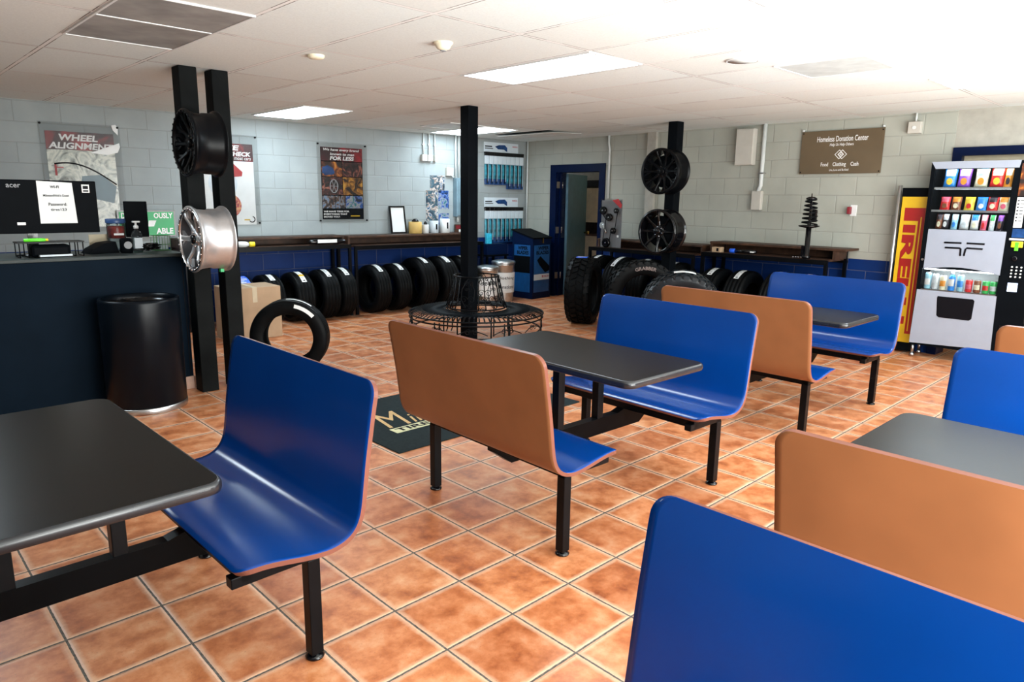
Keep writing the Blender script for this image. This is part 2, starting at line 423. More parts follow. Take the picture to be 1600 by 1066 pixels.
# ================================================================ SETTING
def setting():
    f = mb('floor').box((-5.2, -4.4, -.1), (9.6, 7.6, 0)).build('floor'); struct(f, 'orange terracotta tiled floor with dark grout')
    # ceiling: slab with an opening above the fallen panel is not needed; the grid is in the material
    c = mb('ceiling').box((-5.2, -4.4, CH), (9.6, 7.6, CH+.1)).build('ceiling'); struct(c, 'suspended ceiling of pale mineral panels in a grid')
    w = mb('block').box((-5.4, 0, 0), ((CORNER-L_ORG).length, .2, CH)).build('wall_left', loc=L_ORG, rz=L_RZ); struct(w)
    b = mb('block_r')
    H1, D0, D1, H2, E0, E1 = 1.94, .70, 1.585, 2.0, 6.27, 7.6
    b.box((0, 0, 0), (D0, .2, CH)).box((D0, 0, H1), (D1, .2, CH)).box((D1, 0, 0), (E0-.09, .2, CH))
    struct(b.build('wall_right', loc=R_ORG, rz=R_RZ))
    b = mb('plaster').box((E0-.09, .01, H2+.08), (E1+.08, .2, CH)).box((E1+.08, .01, 0), (11.4, .2, CH))
    struct(b.build('wall_recess', loc=R_ORG, rz=R_RZ))
    # storefront walls behind the camera: piers, sill and header around big window openings
    b = mb('plaster')
    b.box((-5.2, -2.95, 0), (9.0, -2.80, .28)).box((-5.2, -2.95, 2.25), (9.0, -2.80, CH))
    b.box((-5.2, -2.95, .28), (-1.45, -2.80, 2.25)).box((4.85, -2.95, .28), (9.0, -2.80, 2.25))
    struct(b.build('wall_front'))
    b = mb('plaster')
    b.box((-4.7, -2.8, 0), (-4.55, 7.4, CH))
    struct(b.build('wall_entry'))
    fr = mb('metal')
    for x in (-1.45, .12, 1.68, 3.24, 4.80): fr.box((x, -2.92, .28), (x+.05, -2.83, 2.25))
    fr.box((-1.45, -2.92, .28), (4.85, -2.83, .33)).box((-1.45, -2.92, 2.20), (4.85, -2.83, 2.25))
    struct(fr.build('window_1'))
    # door 1: blue frame in the right wall, leaf swung into the back room
    d = mb('blue_trim')
    d.box((D0-.125, -.02, 0), (D0, .22, H1+.115)).box((D1, -.02, 0), (D1+.11, .22, H1+.115)).box((D0, -.02, H1), (D1, .22, H1+.115))
    d.box((D0, .06, 0), (D0+.02, .10, H1))
    fo = d.build('door_1', loc=R_ORG, rz=R_RZ); struct(fo, 'blue door frame with blue grey door swung open')
    a = math.radians(112); Lf = .86
    lf = mb('door_blue').box((0, -.02, .01), (Lf, .02, H1-.015)).build('door_leaf', fo); lf.location = (D0+.035, .20, 0); lf.rotation_euler.z = a
    for z in (.28, 1.0, 1.70):
        h = mb('metal').box((D0+.0, -.0, z), (D0+.012, .10, z+.10)).cyl((D0+.012, .12, z), (D0+.012, .12, z+.1), .008).build('hinge', fo)
    k = mb('brass').lathe([(.012, 0), (.012, -.05), (.028, -.06), (.03, -.08), (.018, -.095)], (Lf-.07, -.02, .98), 'y').build('door_knob', lf)
    # recess with the second blue frame, behind the vending machine
    d = mb('blue_trim')
    d.box((E0-.085, -.025, 0), (E0, .22, H2+.08)).box((E1, -.025, 0), (E1+.08, .22, H2+.08)).box((E0, -.025, H2), (E1, .22, H2+.08))
    struct(d.build('door_2', loc=R_ORG, rz=R_RZ))
    b = mb('beige_wood').box((E0-.1, .8, 0), (E1+.1, .85, CH)).box((E0-.1, .2, 0), (E0-.05, .8, CH)).box((E1+.05, .2, 0), (E1+.1, .8, CH))
    b.box((E0, .05, H2-.075), (E1, .20, H2))
    struct(b.build('wall_alcove', loc=R_ORG, rz=R_RZ))
    # back room beyond door 1
    b = mb('plaster').box((-1.6, 1.86, 0), (3.0, 1.9, CH)).box((-1.6, .2, 0), (-1.5, 1.9, CH)).box((2.9, .2, 0), (3.0, 1.9, CH)).box((-1.6, .0, 0), (-.2, .2, CH))
    struct(b.build('wall_back_room', loc=R_ORG, rz=R_RZ))
    # vertical painted board and pipes on the right wall
    struct(mb('plaster').box((2.46, -.05, .93), (2.60, 0, CH)).build('trim_1', loc=R_ORG, rz=R_RZ))
    struct(mb('skirt').box((-.06, 3.984, 0), (.295, 3.999, .10)).box((.296, 3.984, 0), (.300, 4.3, .10)).build('baseboard_counter'))
setting()
# ================================================================ BOOTHS
PROF = [(.322,.432),(.334,.439),(.355,.444),(.41,.442),(.47,.433),(.53,.422),(.58,.415),(.625,.413),(.665,.420),(.698,.436),(.721,.461),(.736,.495),(.745,.54),(.753,.60),(.764,.68),(.779,.77),(.795,.86),(.811,.935)]
def smooth_prof(P, n=3):
    out = []
    for i in range(len(P)-1):
        p0 = P[max(i-1,0)]; p1 = P[i]; p2 = P[i+1]; p3 = P[min(i+2, len(P)-1)]
        for k in range(n):
            t = k/n
            out.append(tuple(.5*((2*p1[j])+(-p0[j]+p2[j])*t+(2*p0[j]-5*p1[j]+4*p2[j]-p3[j])*t*t+(-p0[j]+3*p1[j]-3*p2[j]+p3[j])*t**3) for j in (0,1)))
    out.append(P[-1]); return out
def bench_shell(sg, parent, W=1.096):
    P = smooth_prof(PROF); L = [0]
    for a, b in zip(P, P[1:]): L.append(L[-1]+math.dist(a, b))
    T = L[-1]; R1, R2 = .05, .052
    # insert dense stations at the rounded ends
    st = sorted(set([T*0+R1*(1-math.cos(PI/2*k/6)) for k in range(7)] + [T-R2*(1-math.cos(PI/2*k/8)) for k in range(9)] + [l for l in L if R1 < l < T-R2]))
    def at(l):
        for i in range(len(L)-1):
            if l <= L[i+1]+1e-9:
                t = (l-L[i])/(L[i+1]-L[i]); a, b = P[i], P[i+1]
                return (a[0]+(b[0]-a[0])*t, a[1]+(b[1]-a[1])*t)
        return P[-1]
    b = mb('bench_blue'); TH = .016; top = []; bot = []
    for l in st:
        p = at(l); q0 = at(max(0, l-.004)); q1 = at(min(T, l+.004)); d = Vector((q1[0]-q0[0], q1[1]-q0[1])).normalized(); nrm = Vector((-d.y, d.x))
        hw = W/2
        if l < R1: hw -= R1-math.sqrt(max(0, R1*R1-(R1-l)**2))
        if l > T-R2: hw -= R2-math.sqrt(max(0, R2*R2-(R2-(T-l))**2))
        vs = [-1, -.96, -.5, 0, .5, .96, 1]
        top.append([b.bm.verts.new((sg*(p[0]), hw*v, p[1])) for v in vs])
        bot.append([b.bm.verts.new((sg*(p[0]-nrm.x*TH), hw*v, p[1]-nrm.y*TH)) for v in vs])
    b.use('bench_blue')
    for i in range(len(top)-1):
        for j in range(6): b._f([top[i][j], top[i][j+1], top[i+1][j+1], top[i+1][j]], True)
    b.use('bench_brown')
    for i in range(len(bot)-1):
        for j in range(6): b._f([bot[i][j], bot[i+1][j], bot[i+1][j+1], bot[i][j+1]], True)
    b.use('bench_edge')
    for j in (0, 6):
        for i in range(len(top)-1): b._f([top[i][j], top[i+1][j], bot[i+1][j], bot[i][j]], False)
    for i in (0, len(top)-1):
        for j in range(6): b._f([top[i][j], top[i][j+1], bot[i][j+1], bot[i][j]], False)
    o = b.build('bench_shell', parent)
    o['label'] = 'blue seat and back with brown underside'
    return o
def sq(b, lo, hi, bev=.003): return b.box(lo, hi, None, bev)
def booth(label, cx, cy, rot, sides=(-1, 1), group=None):
    t = thing('booth', label, 'booth', (cx, cy, 0), math.radians(rot), group)
    for sg in sides:
        bench_shell(sg, t)
        fr = mb('black_metal')
        x = lambda a: sg*a
        def bar(u0, u1, y0, y1, z0, z1):
            a, c = sorted((x(u0), x(u1))); sq(fr, (a, y0, z0), (c, y1, z1))
        bar(.575, .615, -.485, .485, .362, .400)     # rear rail
        bar(.355, .395, -.485, .485, .372, .412)     # front rail
        for y in (-.485, .445): bar(.325, .615, y, y+.04, .362, .398)
        fr.build('seat_frame', t)
        for y in (-.465, .465):
            lg = mb('black_metal'); a, c = sorted((x(.573), x(.617)))
            lg.box((a, y-.022, .018), (c, y+.022, .364), None, .003)
            lo = lg.build('leg', t)
            mb('black_gloss').lathe([(.03, 0), (.032, .006), (.022, .012), (.014, .016), (.014, .03)], (x(.595), y, 0), 'z', 20).build('leveling_foot', lo)
    bm_ = mb('black_metal')
    pts = [(-.61, .345), (-.61, .375), (-.36, .375), (-.30, .358), (.30, .358), (.36, .375), (.61, .375), (.61, .345), (.50, .268), (-.50, .268)]
    bm_.prism(pts, (0, -.026, 0), (1, 0, 0), (0, 0, 1), -.0, False)
    bm_.prism(pts, (0, -.026, 0), (1, 0, 0), (0, 0, 1), .052)
    bm_.build('cross_beam', t)
    for u in (-.155, .155):
        mb('black_metal').box((u-.023, -.023, .355), (u+.023, .023, .708), None, .003).build('table_post', t)
    tb = mb('laminate_black')
    W, Lh, r = .61/2, 1.13/2, .05
    poly = []
    for (sx, sy, a0) in ((1, 1, 0), (-1, 1, 90), (-1, -1, 180), (1, -1, 270)):
        for k in range(7):
            a = math.radians(a0+15*k); poly.append((sx*(W-r)+r*math.cos(a), sy*(Lh-r)+r*math.sin(a)))
    # rounded edge made of stacked outlines
    rings = []
    n = len(poly)
    def off(d, z): return [Vector((p[0]*(1-d/W), p[1]*(1-d/Lh), z)) for p in poly]
    prof = [(.010, .708), (.002, .712), (0, .722), (.0, .734), (.003, .742), (.009, .7455)]
    tb.use('tedge'); tb.ring_loft([off(d, z) for d, z in prof], True, False, False, True)
    tb.use('laminate_black'); tb._f([tb.bm.verts.new(p) for p in off(.009, .7455)]); tb._f([tb.bm.verts.new(p) for p in reversed(off(.010, .708))])
    bmesh.ops.remove_doubles(tb.bm, verts=tb.bm.verts, dist=1e-5)
    tb.build('table_top', t)
    mb('black_metal').box((-.22, -.06, .700), (.22, .06, .7085)).build('table_plate', t)
    return t
G = 'booths of two blue benches and a black table'
booth('booth at left with black table and dark blue bench, beside the black trash can', -1.261, .734, .7, group=G)
booth('middle booth, its brown bench back standing over the black lettered mat', 1.082, .629, -1.5, group=G)
booth('farthest booth, in front of the row of tires and left of the vending machine', 3.405, .611, -.9, group=G)
booth('foreground booth at bottom right, only its large bright blue bench showing', -1.30, -1.463, 0, group=G)
booth('booth at right edge with grey sheen table between brown bench back and blue bench', .928, -1.442, -.4, group=G)
booth('booth at far right edge, only its orange brown bench back corner showing', 3.368, -1.43, 0, group=G)

# ================================================================ FLOOR MAT
t = thing('floor_mat', 'black entrance mat with gold script lettering under the middle booth', 'floor mat', (.65, 1.665, 0), 0)
mb('mat_black').box((0, 0, 0), (1.67, 1.08, .008), None, .003).build('pile', t)
b = mb('mat_gold').text("M", 0, 0, h=.32, w=.23, o=(.22, .42, .0085), r=(1,0,0), u=(0,1,0), shear=.3).text("ike's", 0, 0, h=.20, w=.36, o=(.43, .42, .0085), r=(1,0,0), u=(0,1,0), shear=.4)
b.build('script_lettering', t)
b = mb('mat_cream').box((.20, .305, .008), (1.45, .40, .009)); b.build('cream_band', t)
mb('ink').text("TIRES \u2022 SERVICE", 0, 0, w=.95, h=.062, o=(.225, .322, .0092), r=(1,0,0), u=(0,1,0), bold=.03).build('band_lettering', t)

# ================================================================ COUNTER
t = thing('reception_counter', 'dark blue black reception counter along the left side', 'counter', (0, 4.0, 0))
b = mb('counter').box((-4.4, 0, 0), (.295, .62, 1.055), None, .004); b.build('body', t)
mb('counter_top').box((-4.42, -.012, 1.055), (.31, .66, 1.08), None, .004).build('counter_top', t)
mb('ink').box((.270, -.003, .10), (.276, 0, 1.05)).build('panel_seam', t)

# ================================================================ TRASH CAN
t = thing('trash_can', 'tall black cylindrical trash can with steel base ring in front of the counter', 'trash can', (-.135, 3.72, 0))
R = .262
mb('can_black').lathe([(R-.006, .035), (R, .04), (R, .78), (R-.003, .80), (R-.012, .803), (R-.022, .80), (R-.024, .76), (R-.024, .05)], n=64).build('can_body', t)
mb('metal').lathe([(R+.002, 0), (R+.004, .004), (R+.004, .038), (R, .042), (R-.02, .042)], n=64).build('base_ring', t)
mb('black_gloss').lathe([(R-.02, .79), (R-.024, .765), (R-.05, .74), (.02, .70), (.0001, .70)], n=48, cap=False).build('funnel_top', t)
mb('white').cbox((.03, -.10, .755), (.02, .03, .01)).build('scrap', t)

# ================================================================ POSTS AND HANGING WHEELS
def post(name, label, x0, x1, y0, y1, m='rough_black', grp=None):
    b = mb(m).box((-(x1-x0)/2, -(y1-y0)/2, 0), ((x1-x0)/2, (y1-y0)/2, CH-.002), None, .006)
    o = b.build(name, loc=((x0+x1)/2, (y0+y1)/2, 0)); tag(o, label, 'post', grp); return o
post('timber_post', 'black timber post nearest the counter, left one of the close pair', .285, .415, 3.80, 3.94)
post('timber_post', 'black timber post of the close pair, right one beside the brake poster', .52, .645, 3.80, 3.94)
post('steel_post', 'slim black post rising through the round metal bench', 3.085, 3.215, 3.885, 4.015, 'black_satin')
post('steel_post', 'far right black post carrying two black wheels one above the other', 5.575, 5.705, 3.075, 3.205, 'black_satin')

def wheel(label, loc, R, Wd, style, rz=0):
    """alloy wheel, axis along local x, face towards -x"""
    t = thing('alloy_wheel', label, 'wheel', loc, rz)
    mrim, mspoke, mring = {'silver': ('bright_alu', 'bright_alu', 'chrome'), 'black': ('black_gloss', 'black_gloss', 'black_gloss'), 'satin': ('black_metal', 'black_metal', 'black_metal')}[style]
    prof = [(R*.90, .012), (R*.965, .0), (R, .004), (R, .014), (R*.955, .022), (R*.93, .04), (R*.90, .055), (R*.885, Wd*.40), (R*.875, Wd*.5), (R*.91, Wd*.58), (R*.92, Wd*.86), (R*.95, Wd*.93), (R*1.0, Wd*.955), (R*1.0, Wd*.985), (R*.97, Wd), (R*.90, Wd*.93), (R*.87, Wd*.80), (R*.85, Wd*.5), (R*.86, .08), (R*.90, .012)]
    b = mb(mrim).lathe(prof[:17], axis='x', n=56, cap=False)
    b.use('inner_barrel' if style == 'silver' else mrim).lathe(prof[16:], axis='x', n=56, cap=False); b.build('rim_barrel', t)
    n = {'silver': 6, 'black': 8, 'satin': 10}[style]
    b = mb(mspoke)
    dp = {'silver': .022, 'black': .03, 'satin': .04}[style]
    for k in range(n):
        a = 2*PI*k/n
        er = Vector((0, math.cos(a), math.sin(a))); et = Vector((0, -math.sin(a), math.cos(a))); ex = Vector((1, 0, 0))
        secs = []
        kw = 1.25 if style == 'silver' else 1
        for (rr, w, x, th) in ((R*.22, .026*kw, dp+.02, .03), (R*.45, .016*kw, dp+.012, .026), (R*.72, .013*kw, dp-.01, .022), (R*.90, .020*kw, .016, .02)):
            c = er*rr + ex*x
            secs.append([c - et*w, c - et*w*.55 - ex*.008, c + et*w*.55 - ex*.008, c + et*w, c + et*w + ex*th, c - et*w + ex*th])
        b.ring_loft(secs, True, True, True, False)
        if style in ('silver', 'satin'):   # Y forks at the outer end
            for sgn in (-1, 1):
                q = []
                for (rr, off, w, x) in ((R*.60, 0, .008, dp), (R*.90, sgn*.05*R/.24, .011, .018)):
                    c = er*rr + et*off + ex*x
                    q.append([c - et*w, c + et*w, c + et*w + ex*.02, c - et*w + ex*.02])
                b.ring_loft(q, True, True, True, False)
    b.lathe([(R*.30, dp+.05), (R*.30, dp+.018), (R*.26, dp+.008), (R*.16, dp+.006)], axis='x', n=32)
    b.build('spokes', t)
    if style != 'silver': mb('black_satin').lathe([(.0001, dp+.034), (R*.66, dp+.036), (R*.70, dp+.05), (R*.70, dp+.056), (.0001, dp+.04)], axis='x', n=40, cap=False).build('wheel_disc', t)
    b = mb('black_gloss' if style == 'silver' else mrim).lathe([(.034*R/.24, dp+.02), (.034*R/.24, dp-.006), (.026*R/.24, dp-.014), (.0001, dp-.015)], axis='x', n=24); b.build('center_cap', t)
    b = mb('chrome' if style != 'satin' else 'black_gloss')
    for k in range(6):
        a = 2*PI*k/6+.3; y, z = R*.21*math.cos(a), R*.21*math.sin(a); b.cyl((dp-.002, y, z), (dp+.02, y, z), .008, 6)
    b.build('lug_holes', t)
    b = mb(mring).lathe([(R*.885, .010), (R*.885, -.004), (R*.955, -.004), (R*.965, .003)], axis='x', n=56, cap=False)
    nb = 28
    for k in range(nb):
        a = 2*PI*k/nb; y, z = R*.92*math.cos(a), R*.92*math.sin(a); b.cyl((-.010, y, z), (0, y, z), .0065, 6)
    b.build('bead_ring', t)
    return t
wheel('black deep-dish wheel hanging high on the twin timber posts', (.205, 3.572, 1.88), .232, .225, 'satin')
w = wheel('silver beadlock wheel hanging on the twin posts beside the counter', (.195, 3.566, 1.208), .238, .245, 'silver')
mb('green').box((.17, -.085, -.238), (.195, -.055, -.2145)).build('green_sticker', w)
wheel('satin black wheel with round windows, upper one on the far right post', (5.339, 3.13, 1.862), .262, .235, 'satin')
wheel('gloss black wheel, lower one on the far right post', (5.339, 3.13, 1.172), .262, .235, 'black')


# ================================================================ ROUND TREE BENCH
t = thing('round_metal_bench', 'round black wrought metal bench around the slim middle post', 'bench', (3.15, 3.95, 0))
c0 = Vector((.06, -.05, 0))
zs, R0, R1 = .375, .33, .715
b = mb('black_metal')
def arc_slat(b, a, R0, R1, z, drop, w):
    er = Vector((math.cos(a), math.sin(a), 0)); et = Vector((-math.sin(a), math.cos(a), 0)); secs = []
    for k in range(7):
        f = k/6; rr = R0+(R1-R0)*f; zz = z - (drop*((f-.72)/.28)**2 if f > .72 else 0)
        c = c0 + er*rr + Vector((0, 0, zz)); secs.append([c-et*w, c+et*w, c+et*w-Vector((0,0,.005)), c-et*w-Vector((0,0,.005))])
    b.ring_loft(secs, True, True, True, False)
for k in range(84): arc_slat(b, 2*PI*k/84, R0, R1, zs, .035, .0075)
b.build('seat_slats', t)
b = mb('black_satin').lathe([(.36, zs-.006), (.36, zs+.002), (.575, zs+.002), (.575, zs-.006)], c0, n=72, cap=False); b.build('seat_plate', t)
b = mb('black_metal')
for (rr, z) in ((R0, zs), (R1, zs-.035), (R1-.005, zs-.075), (R1-.03, .17)): b.ringtube(c0 + Vector((0,0,z)), rr, .008, 64, 6)
b.build('seat_rings', t)
b = mb('black_metal')
def scroll(b, o, er, uz, s_, turns=1.3, sg=1):
    pts = []
    for k in range(20):
        f = k/19; a = turns*2*PI*f; rr = s_*(1-.8*f); pts.append(o + er*(sg*(rr*math.cos(a)-s_)) + uz*(rr*math.sin(a)))
    b.tube(pts, .0035, 5)
for k in range(12):
    a = 2*PI*(k+.5)/12; er = Vector((math.cos(a), math.sin(a), 0)); et = Vector((-math.sin(a), math.cos(a), 0))
    o = c0 + er*(R1-.015) + Vector((0,0,.24)); scroll(b, o, et, Vector((0,0,1)), .035, sg=1); scroll(b, o, et, Vector((0,0,1)), .035, sg=-1)
    pts = [o + et*(.16*(f-.5)*2) + Vector((0,0,.045*math.cos((f-.5)*PI)-.03)) for f in [i/8 for i in range(9)]]; b.tube(pts, .005, 5)
b.build('apron_scrolls', t)
for k in range(6):
    a = 2*PI*(k+.25)/6; er = Vector((math.cos(a), math.sin(a), 0)); et = Vector((-math.sin(a), math.cos(a), 0)); b = mb('black_metal')
    for sgn in (-1, 1):
        b.tube([c0+er*(R1-.02)+et*.03*sgn+Vector((0,0,zs-.06)), c0+er*(R1-.02)+et*.03*sgn+Vector((0,0,.05)), c0+er*(R1+.01)+et*.03*sgn+Vector((0,0,.008))], .008, 6)
    b.tube([c0+er*(R0+.02)+Vector((0,0,zs)), c0+er*(R0+.02)+Vector((0,0,.008))], .008, 6)
    b.build('leg', t)
b = mb('black_metal'); zt = .725; RT, RB = .238, .31
b.ringtube(c0+Vector((0,0,zt)), RT, .008, 48, 6); b.ringtube(c0+Vector((0,0,zs+.02)), RB, .008, 48, 6)
for k in range(12):
    a = 2*PI*k/12
    if k % 2 == 0:
        for da in (-.12, .12):
            p = lambda z, rr: c0+Vector((rr*math.cos(a+da), rr*math.sin(a+da), z)); b.tube([p(zt, RT), p(zs+.12, RB*.93), p(zs+.02, RB+.02)], .007, 6)
    else:
        et = Vector((-math.sin(a), math.cos(a), 0)); er = Vector((math.cos(a), math.sin(a), 0))
        for z, q, sc in ((.66, RT+.01, .028), (.60, RT+.02, -.02), (.50, RB*.9, .04), (.43, RB*.95, .025)):
            for sg in (-1, 1): scroll(b, c0+er*q+Vector((0,0,z)), et, Vector((0,0,1)), abs(sc), sg=sg)
        for sg in (-1, 1): b.tube([c0+er*(RT)+et*.0+Vector((0,0,zt)), c0+er*(RT+.02)+et*.07*sg+Vector((0,0,.60)), c0+er*(RB-.03)+et*.07*sg+Vector((0,0,.50)), c0+er*RB+Vector((0,0,.40))], .004, 5)
b.build('backrest_crown', t)

# ================================================================ TIRES
def tire_body(r, w, mud=False, rim=None, m='rubber'):
    """axis along local x, centred"""
    ri = rim or r*.62; h = w/2
    prof = [(ri, -h*.78), (ri*1.04, -h*.86), (ri+(r-ri)*.35, -h*.99), (ri+(r-ri)*.65, -h), (r*.93, -h*.93), (r*.965, -h*.86), (r*.985, -h*.78)]
    gr = [-.56, -.2, .2, .56]
    for g in gr:
        dr = .012 if not mud else .0
        if dr: prof += [(r, h*(g-.08)), (r-dr*.9, h*(g-.05)), (r-dr*.9, h*(g+.05)), (r, h*(g+.08))]
        else: prof += [(r-.014, h*g)]
    prof += [(a, -c) for a, c in reversed(prof[:7])]
    inner = [(ri*1.02, h*.7), (ri*1.12, h*.75), (r*.86, h*.84), (r*.93, h*.5), (r*.94, 0), (r*.93, -h*.5), (r*.86, -h*.84), (ri*1.12, -h*.75), (ri*1.02, -h*.7), (ri, -h*.78)]
    b = mb(m).lathe(prof+inner, axis='x', n=64, cap=False)
    if mud:
        n = 30
        for k in range(n):
            for (x0, x1, da, sk) in ((-.98, -.62, 0, .5), (-.50, -.06, .5, -.7), (.06, .50, 0, .7), (.62, .98, .5, -.5)):
                a0 = 2*PI*(k+da)/n; wd = 2*PI/n*.33; v = []
                for rr in (r-.018, r+.002):
                    for (xx, aa) in ((x0*h, a0-wd-sk*.05), (x1*h, a0-wd+sk*.05), (x1*h, a0+wd+sk*.05), (x0*h, a0+wd-sk*.05)):
                        q = rr - (.016 if abs(xx) > h*.9 else 0); v.append(b.bm.verts.new((xx, q*math.cos(aa), q*math.sin(aa))))
                for f in ((3,2,1,0),(4,5,6,7),(0,1,5,4),(1,2,6,5),(2,3,7,6),(3,0,4,7)): b._f([v[i] for i in f])
            for sd in (-1, 1):   # shoulder lugs
                a0 = 2*PI*(k+.25)/n; wd = 2*PI/n*.28; v = []
                for (rr, xx) in ((r*.90, h*.97), (r*.985, h*.90), (r*.985, h*.98), (r*.90, h*1.03)):
                    for aa in (a0-wd, a0+wd): v.append(b.bm.verts.new((sd*xx, rr*math.cos(aa), rr*math.sin(aa))))
                for f in ((0,1,3,2),(2,3,5,4),(4,5,7,6),(6,7,1,0),(0,2,4,6),(1,7,5,3)): b._f([v[i] for i in f])
    return b
def tread_label(t, r, w, x, a0, a1, lw=.062, col='white', lift=.003, name='paper_label', ink=True):
    """strip of paper lying round the tread; angle measured from the top towards -y"""
    b = mb(col); n = 12
    def P(a, xx, q): return (xx, -q*math.sin(a), q*math.cos(a))
    q = r+lift
    for k in range(n):
        a, c = a0+(a1-a0)*k/n, a0+(a1-a0)*(k+1)/n
        b._f([b.bm.verts.new(P(*u)) for u in ((a, x-lw/2, q), (c, x-lw/2, q), (c, x+lw/2, q), (a, x+lw/2, q))], True)
    if ink:
        b.use('grey_ink' if col == 'white' else 'white_ink'); rnd = random.Random(int(x*1000+a0*77+r*999))
        for k in range(7):
            a = a0+(a1-a0)*(.1+.8*k/7); c = a+(a1-a0)*.045; s0 = -lw*.38; s1 = s0 + lw*rnd.uniform(.3, .76)
            b._f([b.bm.verts.new(P(*u)) for u in ((a, x+s0, q+.001), (c, x+s0, q+.001), (c, x+s1, q+.001), (a, x+s1, q+.001))])
        a = a1-(a1-a0)*.12
        if col == 'white':
            b.use('ink'); b._f([b.bm.verts.new(P(*u)) for u in ((a, x-lw*.2, q+.0015), (a+(a1-a0)*.06, x-lw*.2, q+.0015), (a+(a1-a0)*.06, x+lw*.25, q+.0015), (a, x+lw*.25, q+.0015))])
    return b.build(name, t)
_cache = {}
def tire(label, loc, r, w, rz=0, lab=None, mud=False, group=None, tilt=0, rim=None, m='rubber'):
    t = thing('tire', label, 'tire', loc, 0, group)
    t.rotation_euler = (0, 0, rz)
    if tilt: t.rotation_euler = (Matrix.Rotation(rz, 4, 'Z') @ Matrix.Rotation(tilt, 4, 'Y')).to_euler()
    key = (round(r, 3), round(w, 3), mud, m)
    if key in _cache:
        o = bpy.data.objects.new('tire_body', _cache[key]); COL.objects.link(o); o.parent = t
    else:
        o = tire_body(r, w, mud, rim, m).build('tire_body', t); _cache[key] = o.data
    if lab:
        for L_ in lab: tread_label(t, r, w, *L_[0], **L_[1])
    return t
GL, GR = 'tires standing in a row under the left shelf tables', 'tires standing in a row under the right shelf tables'
rows = [(1.68, .30, .235, [((0, .05, .75), dict(col='blue_label', lw=.13))], 'tire farthest left in the left row, blue label showing above the cardboard box'),
 (2.02, .30, .235, [((.0, .10, .62), {})], 'tire with white label just above the cardboard box, second in the left row'),
 (2.39, .305, .245, [((.0, .02, .85), {}), ((.0, .42, .54), dict(col='yellow', ink=False, lift=.006))], 'tire with white and yellow label in the left row'),
 (2.74, .31, .235, [((.0, .05, .70), {})], 'tire right of the yellow labelled one, in the left row'),
 (2.985, .315, .205, [((.0, .05, .72), {})], 'tire just left of the gap at the table legs, in the left row'),
 (3.49, .32, .225, [((.0, .05, .70), {})], 'tire just right of the table legs, in the left row'),
 (3.82, .32, .225, [((.0, .05, .68), {})], 'narrow tire before the taller ones, in the left row'),
 (4.20, .355, .27, [((.0, .05, .62), {})], 'first of the taller tires in the left row, below the white filter'),
 (4.58, .355, .27, [((.0, .05, .66), dict(lw=.075))], 'tall tire with the widest white label, left of the slim post'),
 (4.93, .35, .25, [((.0, .05, .62), {})], 'last tire of the left row, half behind the slim post')]
for x, r, w, lab, lb in rows: tire(lb, (x, 6.33 - (r-.32), r), r, w, 0, lab, group=GL)
rows = [(4.53, .385, .27, [((.0, .05, .62), {})], 'tire at the door end of the right row, above the blue tagged mud tire'),
 (4.14, .385, .27, [((.0, .05, .78), {})], 'second tire from the door in the right row, long white label'),
 (3.72, .385, .27, [((.0, .05, .55), {})], 'third tire from the door in the right row, yellowish white label'),
 (3.30, .38, .27, [((.0, .0, .30), {})], 'right row tire hidden behind the post, only a label corner showing'),
 (2.72, .365, .25, [((.0, .05, .62), {})], 'right row tire with white label, just right of the leaning mud tire'),
 (2.36, .365, .25, [((.0, .05, .68), {})], 'right row tire with white label, left of the far blue bench'),
 (1.90, .375, .27, [((.0, .0, .55), dict(col='blue_label', lw=.09))], 'right row tire behind the left corner of the far blue bench, blue tag'),
 (1.57, .375, .25, [((.0, .0, .45), dict(col='blue_label', lw=.09))], 'last right row tire, blue tag above the middle of the far blue bench')]
for y, r, w, lab, lb in rows: tire(lb, (6.10, y, r), r, w, -PI/2, lab, group=GR)
tire('large knobbly tire with blue tag standing alone left of the middle blue bench', (5.05, 3.97, .415), .415, .30, math.radians(-63), [((-.02, -.05, .22), dict(col='blue_label', lw=.14, lift=.006))], mud=True)
g = tire('black tire with raised outlined lettering on its side wall', (5.08, 3.12, .425), .425, .28, math.radians(-128), [((.02, -.5, -.15), dict(lift=.006))], mud=True)
E_ = mb('mat_gold')
o_ = mb('side_letter').text('GRABBER', 0, 0, h=.04, w=.24, o=(.150, 0, 0), r=(0, 1, 0), u=(0, 0, 1), arc=.325, bold=.02, t=.004, center=True); o_.build('raised_lettering', g); E_.bm.free()
tire('muddy new tire leaning behind the farthest brown bench, glossy tread', (4.55, 2.24, .41), .42, .27, math.radians(-142), [((.0, -.30, .22), dict(lift=.006, ink=False))], mud=True, tilt=.18, m='rubber_new')
t = tire('upright tire alone on the floor beside the twin posts and cardboard box', (1.10, 3.93, .328), .328, .20, math.radians(-128), None, rim=.205)
b = mb('white'); 
for (q0, x, dx, a0, a1) in ((.331, .02, .02, -.05, .62),):
    for k in range(12):
        a, c = a0+(a1-a0)*k/12, a0+(a1-a0)*(k+1)/12
        b._f([b.bm.verts.new((xx, q0*math.sin(aa), q0*math.cos(aa))) for xx, aa in ((x-dx, a), (x-dx, c), (x+dx, c), (x+dx, a))])
b.build('tread_label', t)
b = mb('white'); 
for k in range(12):
    a0, a1 = .22, .85; a, c = a0+(a1-a0)*k/12, a0+(a1-a0)*(k+1)/12
    b._f([b.bm.verts.new((xx, q*math.sin(aa), q*math.cos(aa))) for q, xx, aa in ((.303, .1005, a), (.303, .1005, c), (.272, .103, c), (.272, .103, a))])
b.build('paper_label', t)
t = thing('cardboard_box', 'brown cardboard box on the floor behind the lone upright tire', 'box', (1.36, 5.58, 0), math.radians(-3))
mb('card').box((-.12, 0, 0), (.45, .42, .56), None, .004).build('box_body', t)
